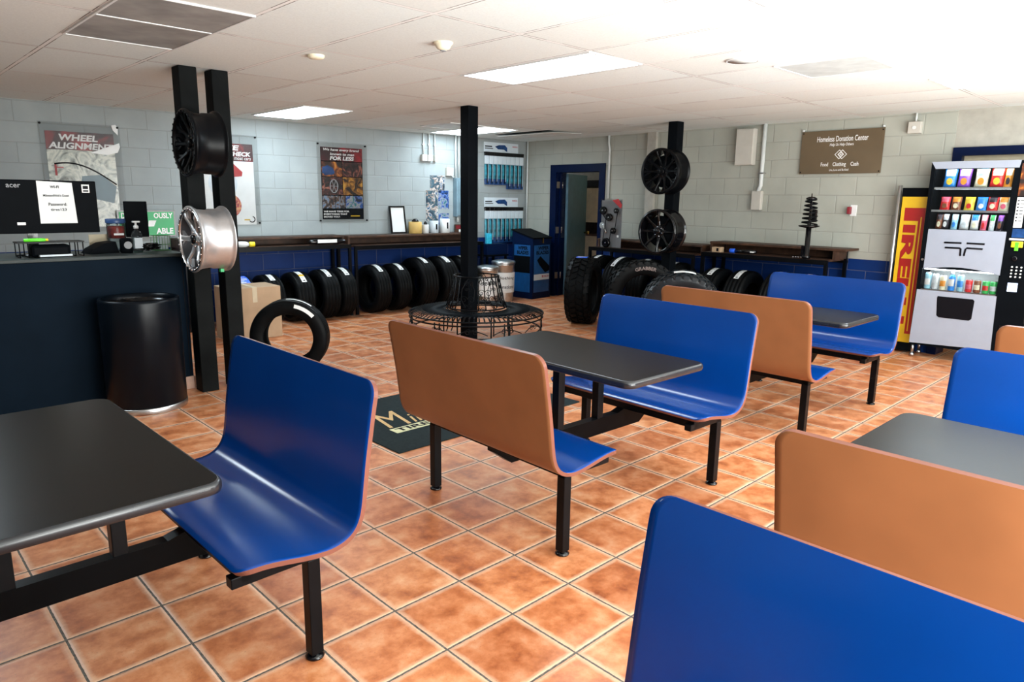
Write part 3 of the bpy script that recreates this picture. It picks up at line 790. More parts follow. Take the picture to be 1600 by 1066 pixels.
mb('beige_wood').box((.14, -.002, .40), (.19, .0, .56)).box((.14, 0, .5605), (.19, .42, .562)).build('packing_tape', t)
# ================================================================ CEILING FITTINGS
def ceil_light(x0, x1, y0, y1, label):
    t = thing('ceiling_light', label, 'ceiling light', ((x0+x1)/2, (y0+y1)/2, CH), 0, 'flat fluorescent ceiling panels')
    a, c = (x1-x0)/2, (y1-y0)/2
    mb('lamp').box((-a, -c, -.006), (a, c, -.002)).build('diffuser', t)
    b = mb('white_plastic')
    for (p, q) in (((-a-.02, -c-.02), (a+.02, -c)), ((-a-.02, c), (a+.02, c+.02)), ((-a-.02, -c), (-a, c)), ((a, -c), (a+.02, c))): b.box((p[0], p[1], -.009), (q[0], q[1], 0))
    b.build('frame', t)
ceil_light(1.93, 2.45, 1.36, 2.58, 'large bright ceiling light panel above the middle booth')
ceil_light(2.02, 2.56, 5.24, 6.44, 'small looking bright ceiling light near the left wall, right of the twin posts')
ceil_light(4.62, 5.16, 5.33, 6.5, 'ceiling light partly hidden behind the slim middle post')
ceil_light(4.38, 4.92, -1.10, .10, 'bright ceiling light at the right edge above the vending machine')
ceil_light(-1.74, -1.22, 3.86, 5.06, 'ceiling light over the counter, left of the twin posts')
def vent(x0, x1, y0, y1, label, m, split=None):
    t = thing('ceiling_vent', label, 'vent', ((x0+x1)/2, (y0+y1)/2, CH), 0)
    a, c = (x1-x0)/2, (y1-y0)/2
    mb(m).box((-a, -c, -.006), (a, c, -.002)).build('grille', t)
    b = mb('white_plastic')
    for (p, q) in (((-a-.012, -c-.012), (a+.012, -c)), ((-a-.012, c), (a+.012, c+.012)), ((-a-.012, -c), (-a, c)), ((a, -c), (a+.012, c))): b.box((p[0], p[1], -.010), (q[0], q[1], 0))
    if split is not None: b.box((-a, split-.008-(y0+y1)/2, -.010), (a, split+.008-(y0+y1)/2, 0))
    b.build('frame', t)
vent(-.53, .06, 2.05, 3.24, 'large dusty grey return air vent at top left of the ceiling', 'vent', 2.60)
vent(3.13, 3.70, .14, .71, 'pale square supply vent in the ceiling at right', 'vent_light')
vent(4.0, 4.57, 5.3, 5.9, 'faint grey ceiling vent left of the slim post', 'vent_light')
t = thing('smoke_detector', 'flat round smoke detector on the ceiling near the twin posts', 'smoke detector', (.80, 2.75, CH))
mb('ivory').lathe([(.055, 0), (.055, -.012), (.045, -.022), (.02, -.026), (.0001, -.026)], n=32, cap=False).build('detector_body', t)
t = thing('smoke_detector', 'deeper cone shaped smoke detector left of the large ceiling light', 'smoke detector', (1.13, 1.82, CH))
mb('ivory').lathe([(.058, 0), (.058, -.008), (.05, -.014), (.04, -.034), (.022, -.044), (.0001, -.046)], n=32, cap=False).build('detector_body', t)
mb('grey_ink').cyl((0, 0, -.0465), (0, 0, -.050), .018, 16).build('sensor_window', t)
t = thing('ceiling_speaker', 'round white speaker grille in the ceiling at right', 'speaker', (2.80, .78, CH))
mb('vent_light').lathe([(.095, -.002), (.095, -.008), (.0001, -.011)], n=40, cap=False).build('grille', t)
mb('white_plastic').ringtube((0, 0, -.003), .10, .007, 40, 6).build('ring', t)
# the panel that has slipped in the far corner
t = thing('fallen_ceiling_panel', 'sagging ceiling panel with a painted gap shadow near the far corner', 'ceiling panel', (5.75, 5.5, CH))
mb('ceiling').box((-.30, -.55, -.006), (.30, .55, -.001), Matrix.Rotation(math.radians(-2.5), 4, 'Y') @ Matrix.Translation((0, 0, -.014))).build('panel', t)
mb('ink').box((-.31, -.50, -.004), (-.22, .56, -.001)).build('gap_shadow', t)  # black strip painted as the shadow along the sagging edge

# ================================================================ POSTERS ON THE LEFT WALL
def sleeve(t, x0, x1, z0, z1):
    mb('clear').box((x0, -.012, z0), (x1, -.009, z1)).build('clear_sleeve', t)
    for x in (x0+.02, x1-.02):
        for z in (z0+.02, z1-.02): mb('ink').cyl((x, -.02, z), (x, 0, z), .011, 12).build('pin', t)
PR = ramp
M['p_fire'] = picmat('picture_orange', [(.42, (.015, .006, .004)), (.52, (.16, .035, .005)), (.62, (.55, .18, .02)), (.75, (.70, .30, .05))], 7, seed=1)
M['p_fire2'] = picmat('picture_ember', [(.42, (.008, .004, .004)), (.52, (.06, .015, .012)), (.62, (.28, .09, .06)), (.75, (.5, .25, .18))], 9, seed=4)
M['p_amber'] = picmat('picture_amber', [(.40, (.015, .007, .003)), (.50, (.20, .08, .01)), (.60, (.55, .25, .03)), (.75, (.60, .35, .06))], 8, seed=9)
M['p_sky'] = picmat('picture_machines', [(.40, (.01, .012, .02)), (.50, (.12, .06, .03)), (.58, (.20, .25, .32)), (.75, (.05, .18, .40))], 14, seed=2)
M['p_grey'] = picmat('picture_workshop', [(.3, (.12, .13, .11)), (.45, (.42, .45, .40)), (.58, (.75, .76, .66)), (.75, (.26, .30, .28))], 5, .2, 3, seed=3)
M['p_people'] = picmat('photo_of_people', [(.35, (.02, .03, .05)), (.46, (.05, .12, .16)), (.53, (.30, .20, .15)), (.60, (.62, .60, .58)), (.66, (.04, .10, .18))], 13, .3, 1.2, seed=5)
M['p_people2'] = picmat('photo_with_blue', [(.35, (.01, .02, .04)), (.46, (.02, .10, .38)), (.56, (.35, .36, .36)), (.64, (.02, .16, .20))], 13, .3, 1.2, seed=8)
M['p_head'] = picmat('poster_header_red', [(.35, (.03, .008, .01)), (.5, (.05, .004, .007)), (.68, (.30, .008, .012))], 4, seed=6)
M['p_disc'] = picmat('brake_disc_red', [(.3, (.10, .01, .01)), (.5, (.42, .02, .02)), (.62, (.60, .30, .10)), (.75, (.35, .02, .02))], 20, seed=6)
# wheel alignment
t = thing('poster', 'wheel alignment poster in a crinkled clear sleeve behind the monitor', 'poster', onL(0, 0, .002), L_RZ)
mb('p_grey').panel(.045, .672, 1.17, 2.15).build('print', t)
mb('p_head').panel(.045, .672, 1.965, 2.15, -.002, .001).build('header_band', t)
mb('white_ink').text('WHEEL', .165, 2.058, w=.355, h=.066, y=-.004, bold=.035, shear=.15).text('ALIGNMENT', .065, 1.975, w=.60, h=.066, y=-.004, bold=.035, shear=.15).build('lettering', t)
b = mb('ink'); pts = [(.10+.56*f, -.005, 1.72+.14*math.sin(PI*(.25+.75*f))-.10*f) for f in [i/16 for i in range(17)]]; b.tube(pts, .008, 5); b.build('car_roof_line', t)
b = mb('panel_grey'); b.prism([(.30,1.50),(.62,1.42),(.66,1.60),(.52,1.72),(.34,1.70)], (0, -.0035, 0), (1,0,0), (0,0,1), .001); b.build('car_window', t)
mb('red').panel(.10, .12, 1.70, 1.83, -.0035, .001).panel(.12, .18, 1.78, 1.79, -.0035, .001).build('red_tool', t)
sleeve(t, -.01, .735, 1.12, 2.24)
mb('white').prism([(.44,1.945),(.72,2.06),(.725,2.02),(.70,1.96),(.60,1.93)], (0, -.014, 0), (1,0,0), (0,0,1), .002).prism([(.66,2.24),(.70,2.25),(.72,2.22),(.715,2.14),(.67,2.19)], (0, -.014, 0), (1,0,0), (0,0,1), .002).build('torn_flap', t)
# brake check
t = thing('poster', 'white brake check poster with red brake parts, half behind the twin posts', 'poster', onL(0, 0, .002), L_RZ)
mb('white').panel(1.56, 2.178, 1.17, 2.13).build('print', t)
mb('p_head').panel(1.56, 2.178, 1.925, 2.13, -.002, .001).build('header_band', t)
mb('white_ink').text('FREE', 1.72, 2.052, w=.295, h=.058, y=-.004, bold=.035, shear=.15).text('BRAKE CHECK', 1.62, 1.985, w=.53, h=.052, y=-.004, bold=.035, shear=.15).text('most cars', 1.95, 1.942, w=.20, h=.032, y=-.004, shear=.2).build('lettering', t)
b = mb('red').prism([(1.78,1.88),(1.93,1.90),(2.04,1.80),(2.03,1.75),(1.93,1.74),(1.88,1.68),(1.80,1.70)], (0, -.004, 0), (1,0,0), (0,0,1), .002).build('caliper_picture', t)
b = mb('header').prism([(1.80+.17*math.cos(a), 1.66+.17*math.sin(a)) for a in [i*PI/12 for i in range(24)]], (0, -.003, 0), (1,0,0), (0,0,1), .001).build('disc_picture', t)
b = mb('p_disc').prism([(1.88+.125*math.cos(a), 1.40+.135*math.sin(a)) for a in [i*PI/12 for i in range(24)]], (0, -.003, 0), (1,0,0), (0,0,1), .001).build('brake_picture', t)
mb('ink').text('DRUMS', 1.66, 1.30, h=.03, y=-.004, bold=.03).text('99.95', 1.66, 1.255, h=.03, y=-.004, bold=.03).build('price_lettering', t)
b = mb('ink'); b.tube([(2.125+.035*math.cos(a), -.004, 1.235+.035*math.sin(a)) for a in [-2.6+i*.28 for i in range(15)]], .006, 5); b.build('crescent_mark', t)
mb('yellow').panel(2.03, 2.10, 1.222, 1.236, -.003, .001).build('yellow_mark', t)
sleeve(t, 1.50, 2.235, 1.17, 2.235)
# brand poster
t = thing('poster', 'dark poster of orange car pictures in a clear sleeve', 'poster', onL(0, 0, .002), L_RZ)
mb('black_satin').panel(3.065, 3.672, 1.225, 2.16).build('print', t)
mb('p_head').panel(3.065, 3.672, 1.985, 2.16, -.002, .001).build('header_band', t)
mb('white_ink').text('We have every brand', 3.105, 2.105, w=.52, h=.040, y=-.004, bold=.02, shear=.2).text('known to man', 3.20, 2.058, w=.35, h=.034, y=-.004, bold=.02, shear=.2).text('FOR LESS', 3.195, 1.997, w=.35, h=.048, y=-.004, bold=.035, shear=.15).build('header_lettering', t)
for (x0, x1, z0, z1, m) in ((3.072, 3.366, 1.785, 1.975, 'p_fire'), (3.374, 3.665, 1.785, 1.975, 'p_fire2'), (3.072, 3.366, 1.545, 1.777, 'p_fire2'), (3.374, 3.665, 1.545, 1.777, 'p_amber'), (3.072, 3.25, 1.37, 1.535, 'p_sky'), (3.258, 3.40, 1.37, 1.535, 'p_sky'), (3.408, 3.665, 1.37, 1.535, 'p_people2')):
    mb(m).panel(x0, x1, z0, z1, -.002, .001).build('picture', t)
b = mb('navy').prism([(3.08,1.83),(3.08,1.90),(3.16,1.93),(3.24,1.89),(3.26,1.84),(3.24,1.81),(3.12,1.80)], (0, -.004, 0), (1,0,0), (0,0,1), .001).build('car_picture', t)
b = mb('grey_ink'); b.tube([(3.24+.055*math.cos(a), -.004, 1.66+.085*math.sin(a)) for a in [i*PI/10 for i in range(20)]], .007, 5, True)
for k in range(6): b.tube([(3.24, -.004, 1.66), (3.24+.05*math.cos(k*PI/3), -.004, 1.66+.08*math.sin(k*PI/3))], .005, 4)
b.build('wheel_picture', t)
b = mb('p_amber').prism([(3.46,1.63),(3.50,1.69),(3.57,1.69),(3.62,1.64),(3.60,1.60),(3.48,1.59)], (0, -.004, 0), (1,0,0), (0,0,1), .001).build('truck_picture', t)
mb('white_ink').text('WE HAVE TIRES FOR', 3.082, 1.318, w=.37, h=.022, y=-.004, bold=.03).text('EVERYTHING THAT', 3.082, 1.283, w=.34, h=.022, y=-.004, bold=.03).text('MOVES YOU!', 3.082, 1.248, w=.23, h=.022, y=-.004, bold=.03).build('footer_lettering', t)
mb('yellow').panel(3.475, 3.61, 1.262, 1.276, -.003, .001).build('yellow_mark', t)
sleeve(t, 3.01, 3.735, 1.19, 2.215)
# green slogan plate standing low on the wall behind the counter
t = thing('slogan_sign', 'green and white slogan sign in a black frame behind the counter', 'sign', onL(0, 0, .03), L_RZ)
mb('black_gloss').panel(.625, 1.225, 1.05, 1.345, 0, .012).build('frame', t)
mb('green').panel(.645, 1.205, 1.068, 1.327, -.012, .002).build('face', t)
mb('white_ink').text('D', .665, 1.255, w=.042, h=.062, y=-.015, bold=.03).text('OUSLY', .995, 1.255, w=.20, h=.062, y=-.015, bold=.03).text('ABLE', 1.01, 1.080, w=.18, h=.068, y=-.015, bold=.035).build('lettering', t)
mb('white_ink').prism([(.94,1.232),(1.02,1.232),(.99,1.165),(.93,1.165)], (0, -.0145, 0), (1,0,0), (0,0,1), .001).build('emblem', t)
# photo prints
for i, (x0, x1, z0, z1, m, lb) in enumerate(((4.775, 5.035, 1.635, 1.85, 'p_people', 'topmost photo print of people taped to the left wall'), (4.70, 4.908, 1.195, 1.633, 'p_people', 'tall photo print, left one under the topmost photo'), (4.922, 5.11, 1.365, 1.633, 'p_people2', 'bluish photo print right of the tall one'), (4.925, 5.11, 1.09, 1.30, 'p_people2', 'lowest photo print, behind the white filters'))):
    o = mb(m).panel(x0-(x0+x1)/2, x1-(x0+x1)/2, z0, z1, 0, .003).build('photo_print', loc=onL((x0+x1)/2, 0, .001), rz=L_RZ); tag(o, lb, 'photo', 'photo prints on the left wall')
# switch boxes and conduits on the left wall
for i, (x, bx, lb) in enumerate(((4.655, 4.65, 'left one of three white switch boxes on thin conduits'), (4.752, 4.765, 'middle white switch box on a thin conduit'), (4.852, 4.855, 'right narrow switch box on a thin conduit'))):
    t = thing('switch_box', lb, 'electrical box', onL(x, 0, .0), L_RZ, 'three switch boxes on the left wall')
    mb('pipe_white').cyl((0, -.022, 2.13), (0, -.022, CH), .010, 10).build('conduit', t)
    w = .042 if i < 2 else .02
    mb('wall_plastic').box((-w, -.055, 2.045), (w, 0, 2.135), None, .003).build('box', t)
    mb('white_plastic').box((-w+.004, -.058, 2.05), (w-.004, -.055, 2.13)).build('cover', t)
    mb('metal').box((-.018, -.030, 2.27), (.018, 0, 2.285)).build('strap', t)
t = thing('outlet_box', 'white double outlet box with a short cable on the left wall', 'electrical box', onL(5.11, 0, 0), L_RZ)
mb('wall_plastic').box((-.06, -.045, 1.85), (.06, 0, 1.97), None, .003).build('box', t)
for x in (-.045, .005): mb('white').box((x, -.048, 1.90), (x+.04, -.045, 1.945)).build('cover', t)
mb('white_plastic').tube([(.0, -.05, 1.88), (.03, -.06, 1.84), (.06, -.05, 1.835), (.075, -.04, 1.84)], .006, 6).build('cable', t)
t = thing('breaker_panel', 'blue grey electrical panel on the left wall beside the slim post', 'electrical panel', onL(5.19, 0, 0), L_RZ)
mb('panel_grey').box((0, -.10, 1.25), (.36, 0, 1.82), None, .006).build('cabinet', t)
mb('panel_grey').box((.02, -.108, 1.27), (.34, -.10, 1.80)).build('cover', t)
for x in (.03, .09, .15, .22): mb('pipe_white').cyl((x, -.03, 1.82), (x, -.03, CH), .013, 10).build('conduit', t)
mb('pipe_white').cyl((.06, -.04, 1.17), (.06, -.04, 1.25), .02, 12).build('lower_fitting', t)

# ================================================================ WIPER BLADE DISPLAYS
def wiper_rack(s0, ztop, label, n, drops, pg, plab):
    t = thing('wiper_display', label, 'display', onL(s0, 0, .004), L_RZ)
    mb('header').panel(0, .70, ztop-.145, ztop, 0, .006).build('header_card', t)
    b = mb('navy').prism([(.22,ztop-.06),(.30,ztop-.035),(.42,ztop-.03),(.47,ztop-.07),(.47,ztop-.135),(.40,ztop-.10),(.28,ztop-.10)], (0, -.008, 0), (1,0,0), (0,0,1), .001); b.build('car_picture', t)
    mb('ink').panel(.02, .16, ztop-.072, ztop-.054, -.006).panel(.02, .18, ztop-.100, ztop-.088, -.006).build('header_print', t)
    mb('red').text('BOSCH', .58, ztop-.06, w=.10, h=.022, y=-.008, bold=.03).build('brand_lettering', t)
    mb('black_gloss').box((0, -.035, ztop-.175), (.80, -.006, ztop-.150)).build('hook_rail', t)
    first = None; step = .80/n
    for k in range(n):
        L_ = .42 + drops[k]
        x = s0 + step*(k+.5); z = ztop-.175; key = L_
        if key not in pg:
            p = thing('wiper_package', '', 'wiper blade package')
            b = mb('black_gloss').box((-.042, -.030, -.03), (.042, .0, .012), None, .004); b.build('hanger_tab', p)
            mb('header').box((-.041, -.024, -.155), (.041, -.002, -.03), None, .006).build('white_label', p)
            mb('teal').box((-.041, -.024, -L_+.09), (.041, -.002, -.155), None, .008).build('teal_sleeve', p)
            mb('navy').box((-.041, -.024, -L_), (.041, -.002, -L_+.09), None, .006).build('navy_tip', p)
            mb('black_gloss').box((-.008, -.032, -L_+.02), (.008, -.024, -.16), None, .002).build('blade', p)
            mb('header').box((.020, -.0275, -L_+.05), (.026, -.024, -.16)).build('plastic_glint', p)
            pg[key] = p; first = p
        else: first = copy_tree(pg[key])
        first.location = onL(x, z-.0, .012); first.rotation_euler.z = L_RZ
        first['group'] = plab; first['category'] = 'wiper blade package'; first['label'] = wl(ztop, k, n)
def wl(ztop, k, n):
    o = ['leftmost', 'second', 'third', 'fourth', 'fifth', 'sixth', 'seventh', 'eighth', 'ninth'][k] if k < n-1 else 'rightmost'
    return '%s teal wiper blade package from the left on the %s wall display' % (o, 'upper' if ztop > 2 else 'lower')
pg = {}
wiper_rack(5.775, 2.385, 'upper wiper blade display with pale header card in the far corner', 9, [.05]*5+[.115]*4, pg, 'wiper blade packages on the upper display')
wiper_rack(5.785, 1.545, 'lower wiper blade display with pale header card, above the blue cabinet', 9, [.115]*9, pg, 'wiper blade packages on the lower display')

# ================================================================ SHELF TABLES
def shelf(label, frame_rz, loc, Ln, depth=.50, zt=1.03, zl=.915, over=0):
    """local x along the wall, -y to the room; y=0 is the wall side"""
    t = thing('shelf_table', label, 'table', loc, frame_rz, 'shelf tables of dark wood and black steel')
    mb('wood_shelf').box((0, -depth+.16, zt-.025), (Ln+over, -.01, zt), None, .003).build('table_top', t)
    mb('wood_shelf').box((.03, -depth, zl-.02), (Ln-.03, -.01, zl)).build('lower_board', t)
    mb('wood_shelf').box((.03, -.03, zl), (Ln-.03, -.012, zt-.025)).build('back_board', t)
    b = mb('black_metal').box((0, -depth-.02, zl-.05), (Ln, -depth+.01, zl+.0)).box((0, -.03, zl-.05), (Ln, 0, zl-.02)); b.build('front_rail', t)
    for x in (0, Ln-.035):
        mb('black_metal').box((x, -depth-.02, 0), (x+.035, -depth+.015, zl-.05)).build('leg', t)
        mb('black_metal').box((x, -.045, 0), (x+.035, -.01, zt-.025)).build('leg', t)
        mb('wood_shelf').box((x+.002, -depth+.17, zl), (x+.033, -.046, zt-.025)).build('end_board', t)
    return t
shelf('left wall shelf table nearest the counter, with a bottle on it', L_RZ, onL(1.15, 0, .03), 2.03, zt=1.03, zl=.925)
shelf('left wall shelf table below the mirror and filters', L_RZ, onL(3.23, 0, .03), 2.12, zt=1.02, zl=.90)
shelf('right wall shelf table beside the doorway, behind the belt display', R_RZ, onR(1.90, 0, .03), 1.74, zt=.99, zl=.88)
shelf('right wall shelf table carrying the coil strut', R_RZ, onR(3.74, 0, .03), 1.55, zt=1.045, zl=.925, over=.11)

# things on the shelves
t = thing('bottle', 'white squeeze bottle with yellow cap lying on the left shelf', 'bottle', (1.72, 6.43, .962), math.radians(-12))
mb('white_plastic').lathe([(.012, 0), (.033, .01), (.036, .05), (.033, .10), (.018, .14)], axis='x', n=20).build('bottle_body', t)
mb('yellow_cap').lathe([(.028, .14), (.030, .145), (.028, .20), (.02, .205)], axis='x', n=20).build('cap', t)
t = thing('stabilizer_bar', 'shrink wrapped black damper with white label lying on the left shelf', 'car part', (2.60, 6.36, .965), math.radians(-3))
mb('black_gloss').lathe([(.015, 0), (.030, .02), (.034, .10), (.034, .40), (.028, .47), (.015, .50)], axis='x', n=20).build('damper_body', t)
mb('white').box((.10, -.038, -.012), (.36, -.030, .030)).build('label', t)
t = thing('framed_mirror', 'tall mirror in a black frame leaning against the left wall', 'mirror', onL(4.175, 1.021, .09), L_RZ, rot=(math.radians(-9), 0, L_RZ))
b = mb('black_gloss').box((-.125, -.02, 0), (-.105, 0, .385)).box((.105, -.02, 0), (.125, 0, .385)).box((-.105, -.02, 0), (.105, 0, .02)).box((-.105, -.02, .365), (.105, 0, .385)); b.build('frame', t)
mb('white_plastic').box((-.105, -.010, .02), (.105, -.004, .365)).build('pale_panel', t)
for (x, r, h, m, lb, cap, z0) in ((4.42, .095, .165, 'filter_yellow', 'yellow pleated filter with black knob on the left shelf', True, 1.02), (4.595, .05, .125, 'white_plastic', 'small white canister with black lid beside the yellow filter', True, 1.02), (4.745, .066, .175, 'header', 'grey white canister filter, left one of the two tall ones', False, 1.02), (4.935, .075, .205, 'white', 'tall white canister filter before the lowest photo', False, 1.02)):
    t = thing('oil_filter', lb, 'filter', onL(x, z0, .14), L_RZ, 'filters on the left shelf')
    mb(m).lathe([(r*.92, 0), (r, .006), (r, h-.006), (r*.94, h)], n=28).build('filter_body', t)
    if cap: mb('black_gloss').lathe([(r*.55, h), (r*.5, h+.02), (r*.28, h+.04), (.001, h+.045)], n=20).build('knob', t)
    else: mb('ink').box((-.012, -r-.0015, h*.3), (.014, -r+.003, h*.75)).build('print', t)
t = thing('picture_frame', 'small brown picture frame with white card at the end of the left shelf', 'picture frame', onL(5.17, 1.021, .06), L_RZ)
mb('wood_shelf').box((0, -.015, 0), (.19, 0, .115)).build('frame', t)
mb('dark_red').box((.02, -.017, .05), (.17, -.015, .10)).build('picture', t)
mb('white').box((.07, -.03, 0), (.19, -.017, .04)).build('card', t)
t = thing('coil_strut', 'black coil spring strut standing on the right shelf table', 'car part', onR(5.02, .926, .475), R_RZ)
b = mb('black_gloss').lathe([(.045, 0), (.045, .03), (.028, .04), (.028, .34), (.020, .345), (.020, .40), (.012, .41), (.012, .66), (.006, .67), (.006, .70)], n=24); b.build('damper_tube', t)
mb('black_gloss').lathe([(.03, .33), (.105, .345), (.11, .36), (.07, .365), (.03, .36)], n=28).build('spring_seat', t)
mb('black_metal').tube([((.078-.022*f)*math.cos(2*PI*6*f), (.078-.022*f)*math.sin(2*PI*6*f), .365+.27*f) for f in [i/110 for i in range(111)]], .0095, 6).build('coil_spring', t)
mb('black_gloss').lathe([(.02, .63), (.055, .635), (.058, .65), (.03, .665), (.02, .665)], n=28).build('top_mount', t)
mb('black_gloss').box((-.05, -.03, .02), (-.02, .03, .14)).box((.02, -.02, .40), (.075, .02, .53), None, .01).build('bracket', t)
t = thing('small_box', 'little brown carton on the lower board of the right shelf', 'box', onR(3.90, .926, .44), R_RZ)
mb('card').box((-.06, -.04, 0), (.06, .04, .06), None, .003).build('carton', t); mb('ink').box((.005, -.0415, .01), (.035, -.04, .05)).build('print', t)
t = thing('parts_bag', 'small blue wrapped part on the lower board of the right shelf', 'car part', onR(4.10, .926, .44), R_RZ)
mb('blue_label').lathe([(.022, -.035), (.026, -.03), (.026, .03), (.022, .035)], (0, 0, .027), 'x', 16).build('wrap', t)
mb('black_gloss').cyl((.035, 0, .027), (.30, .01, .027), .022, 12).build('black_rod', t); mb('white').box((.24, -.024, .02), (.29, -.02, .034)).build('tag', t)
t = thing('bolt_pile', 'small loose bolts at the right end of the right shelf', 'bolts', onR(4.90, .926, .45), R_RZ)
b = mb('metal')
for k in range(5): b.cyl((-.05+.03*k, .0, .008), (-.035+.03*k, .01, .008), .008, 6)
b.build('bolts', t); 
# belt drive demonstrator
t = thing('belt_drive_display', 'acrylic belt drive display board with black pulleys beside the doorway', 'display', onR(2.23, .966, .46), R_RZ)
mb('clear').box((-.19, -.02, -.08), (.19, -.012, .58)).build('clear_board', t)
mb('grey_ink').box((-.18, -.010, -.08), (.18, -.004, .56)).build('backing', t)
for (x, z, r) in ((-.13, .42, .055), (.10, .42, .035), (-.02, .33, .052), (.06, .15, .042), (-.06, -.02, .065)):
    mb('black_gloss').lathe([(r*.5, -.05), (r, -.048), (r*.9, -.035), (r, -.022), (r*.5, -.02)], (x, 0, z), 'y', 28).cyl((x, -.05, z), (x, -.02, z), r*.8, 20).build('pulley', t)
    mb('chrome').cyl((x, -.058, z), (x, -.05, z), .010, 10).build('hub_bolt', t)
mb('chrome').cbox((-.10, -.035, .17), (.035, .015, .13), Euler((0, math.radians(-35), 0)), .01).cyl((-.14, -.04, .215), (-.14, -.025, .215), .045, 20).build('tensioner', t)
mb('ink').tube([(.13, -.04, .40), (.09, -.04, .15), (.02, -.04, .13), (-.0, -.04, -.03), (-.06, -.04, -.085), (-.12, -.04, -.02), (-.07, -.04, .30), (-.18, -.04, .42)], .006, 5).build('belt', t)
mb('red').prism([(.02,.56),(.12,.58),(.19,.50),(.17,.45),(.10,.50)], (0, -.024, 0), (1,0,0), (0,0,1), .002).build('red_corner', t)
mb('white').box((.12, -.024, .06), (.15, -.02, .09)).build('sticker', t)

# ================================================================ RIGHT WALL
t = thing('conduit_pipe', 'thin painted pipe in the far corner of the room', 'pipe', onR(.05, 0, .0), R_RZ)
mb('pipe_white').cyl((0, -.025, 1.0), (0, -.025, CH), .014, 12).build('pipe', t)
t = thing('conduit_pipe', 'thin white pipe between the doorway and the belt display', 'pipe', onR(1.775, 0, 0), R_RZ)
mb('pipe_white').tube([(-.02, -.025, CH), (-.02, -.025, 2.33), (.0, -.025, 2.25), (.0, -.025, 1.55)], .015, 10).build('pipe', t)
t = thing('utility_box', 'flat beige metal box high on the right wall', 'electrical box', onR(3.94, 0, 0), R_RZ)
mb('wall_plastic').box((-.11, -.09, 1.967), (.12, 0, 2.392), None, .004).build('box', t)
mb('wall_plastic').box((-.105, -.097, 1.98), (.115, -.09, 2.38), None, .002).build('cover', t)
t = thing('conduit_pipe', 'thick painted pipe ending in an outlet box right of the beige box', 'pipe', onR(4.17, 0, 0), R_RZ)
mb('pipe_white').tube([(.0, -.035, CH), (.0, -.035, 1.72), (-.045, -.035, 1.62)], .024, 12).build('pipe', t)
mb('wall_plastic').box((-.10, -.06, 1.43), (.03, 0, 1.66), None, .01).build('outlet_box', t)
mb('metal').box((-.035, -.062, 1.86), (.035, 0, 1.875)).build('strap', t)
t = thing('junction_box', 'small square junction box on the wall right of the donation sign', 'electrical box', onR(5.815, 0, 0), R_RZ)
mb('wall_plastic').box((-.06, -.06, 2.235), (.06, 0, 2.35), None, .004).build('box', t)
mb('white_plastic').lathe([(.018, -.066), (.018, -.06)], (0, 0, 2.29), 'y', 16).build('knockout', t)
mb('pipe_white').cyl((0, -.03, 2.35), (0, -.03, CH), .010, 10).build('conduit', t)
t = thing('wall_outlet', 'white wall outlet with a red plug behind the coil strut', 'outlet', onR(5.28, 0, 0), R_RZ)
mb('white_plastic').box((-.035, -.008, 1.39), (.035, 0, 1.51), None, .003).build('plate', t)
mb('dark_red').box((-.05, -.06, 1.41), (-.015, -.01, 1.49), None, .006).build('plug', t)
# donation sign
t = thing('donation_sign', 'bronze brown donation sign with white lettering on the right wall', 'sign', onR(0, 0, .002), R_RZ)
mb('bronze').box((4.628, -.022, 1.848), (5.522, -.012, 2.315)).build('board', t)
b = mb('white_ink')
b.text('Homeless Donation Center', 4.808, 2.195, w=.555, h=.060, y=-.0225, bold=.012)
b.text('Help Us Help Others', 4.955, 2.138, w=.26, h=.040, y=-.0225, bold=.01, shear=.15)
b.text('Food', 4.875, 1.930, w=.082, h=.042, y=-.0225, bold=.012).text('Clothing', 5.008, 1.918, w=.145, h=.054, y=-.0225, bold=.012).text('Cash', 5.203, 1.930, w=.085, h=.042, y=-.0225, bold=.012)
b.text('Live, Love and Be Kind', 4.975, 1.875, w=.21, h=.026, y=-.0225, bold=.01)
b.build('lettering', t)
b = mb('white_ink')
def diamond(b, cx, cz, r, w):
    p = [(0, 1), (1, 0), (0, -1), (-1, 0)]
    for i in range(4):
        a, c = p[i], p[(i+1) % 4]
        b.prism([(cx+a[0]*r, cz+a[1]*r), (cx+c[0]*r, cz+c[1]*r), (cx+c[0]*(r-w), cz+c[1]*(r-w)), (cx+a[0]*(r-w), cz+a[1]*(r-w))], (0, -.024, 0), (1,0,0), (0,0,1), .001)
diamond(b, 5.070, 2.055, .052, .009); diamond(b, 5.102, 2.055, .052, .009)
b.build('diamond_emblem', t)
b = mb('white_ink'); diamond(b, 5.086, 2.055, .026, .006); diamond(b, 5.086, 2.055, .011, .0109); b.build('inner_diamond', t)
for x, z in ((4.64, 2.33), (5.51, 2.33)): mb('white_plastic').cyl((x, -.03, z), (x, 0, z), .010, 10).build('standoff', t)
for x, z in ((4.645, 2.295), (5.505, 2.295), (4.645, 1.868), (5.505, 1.868)): mb('ink').cyl((x, -.026, z), (x, -.022, z), .007, 10).build('screw', t)

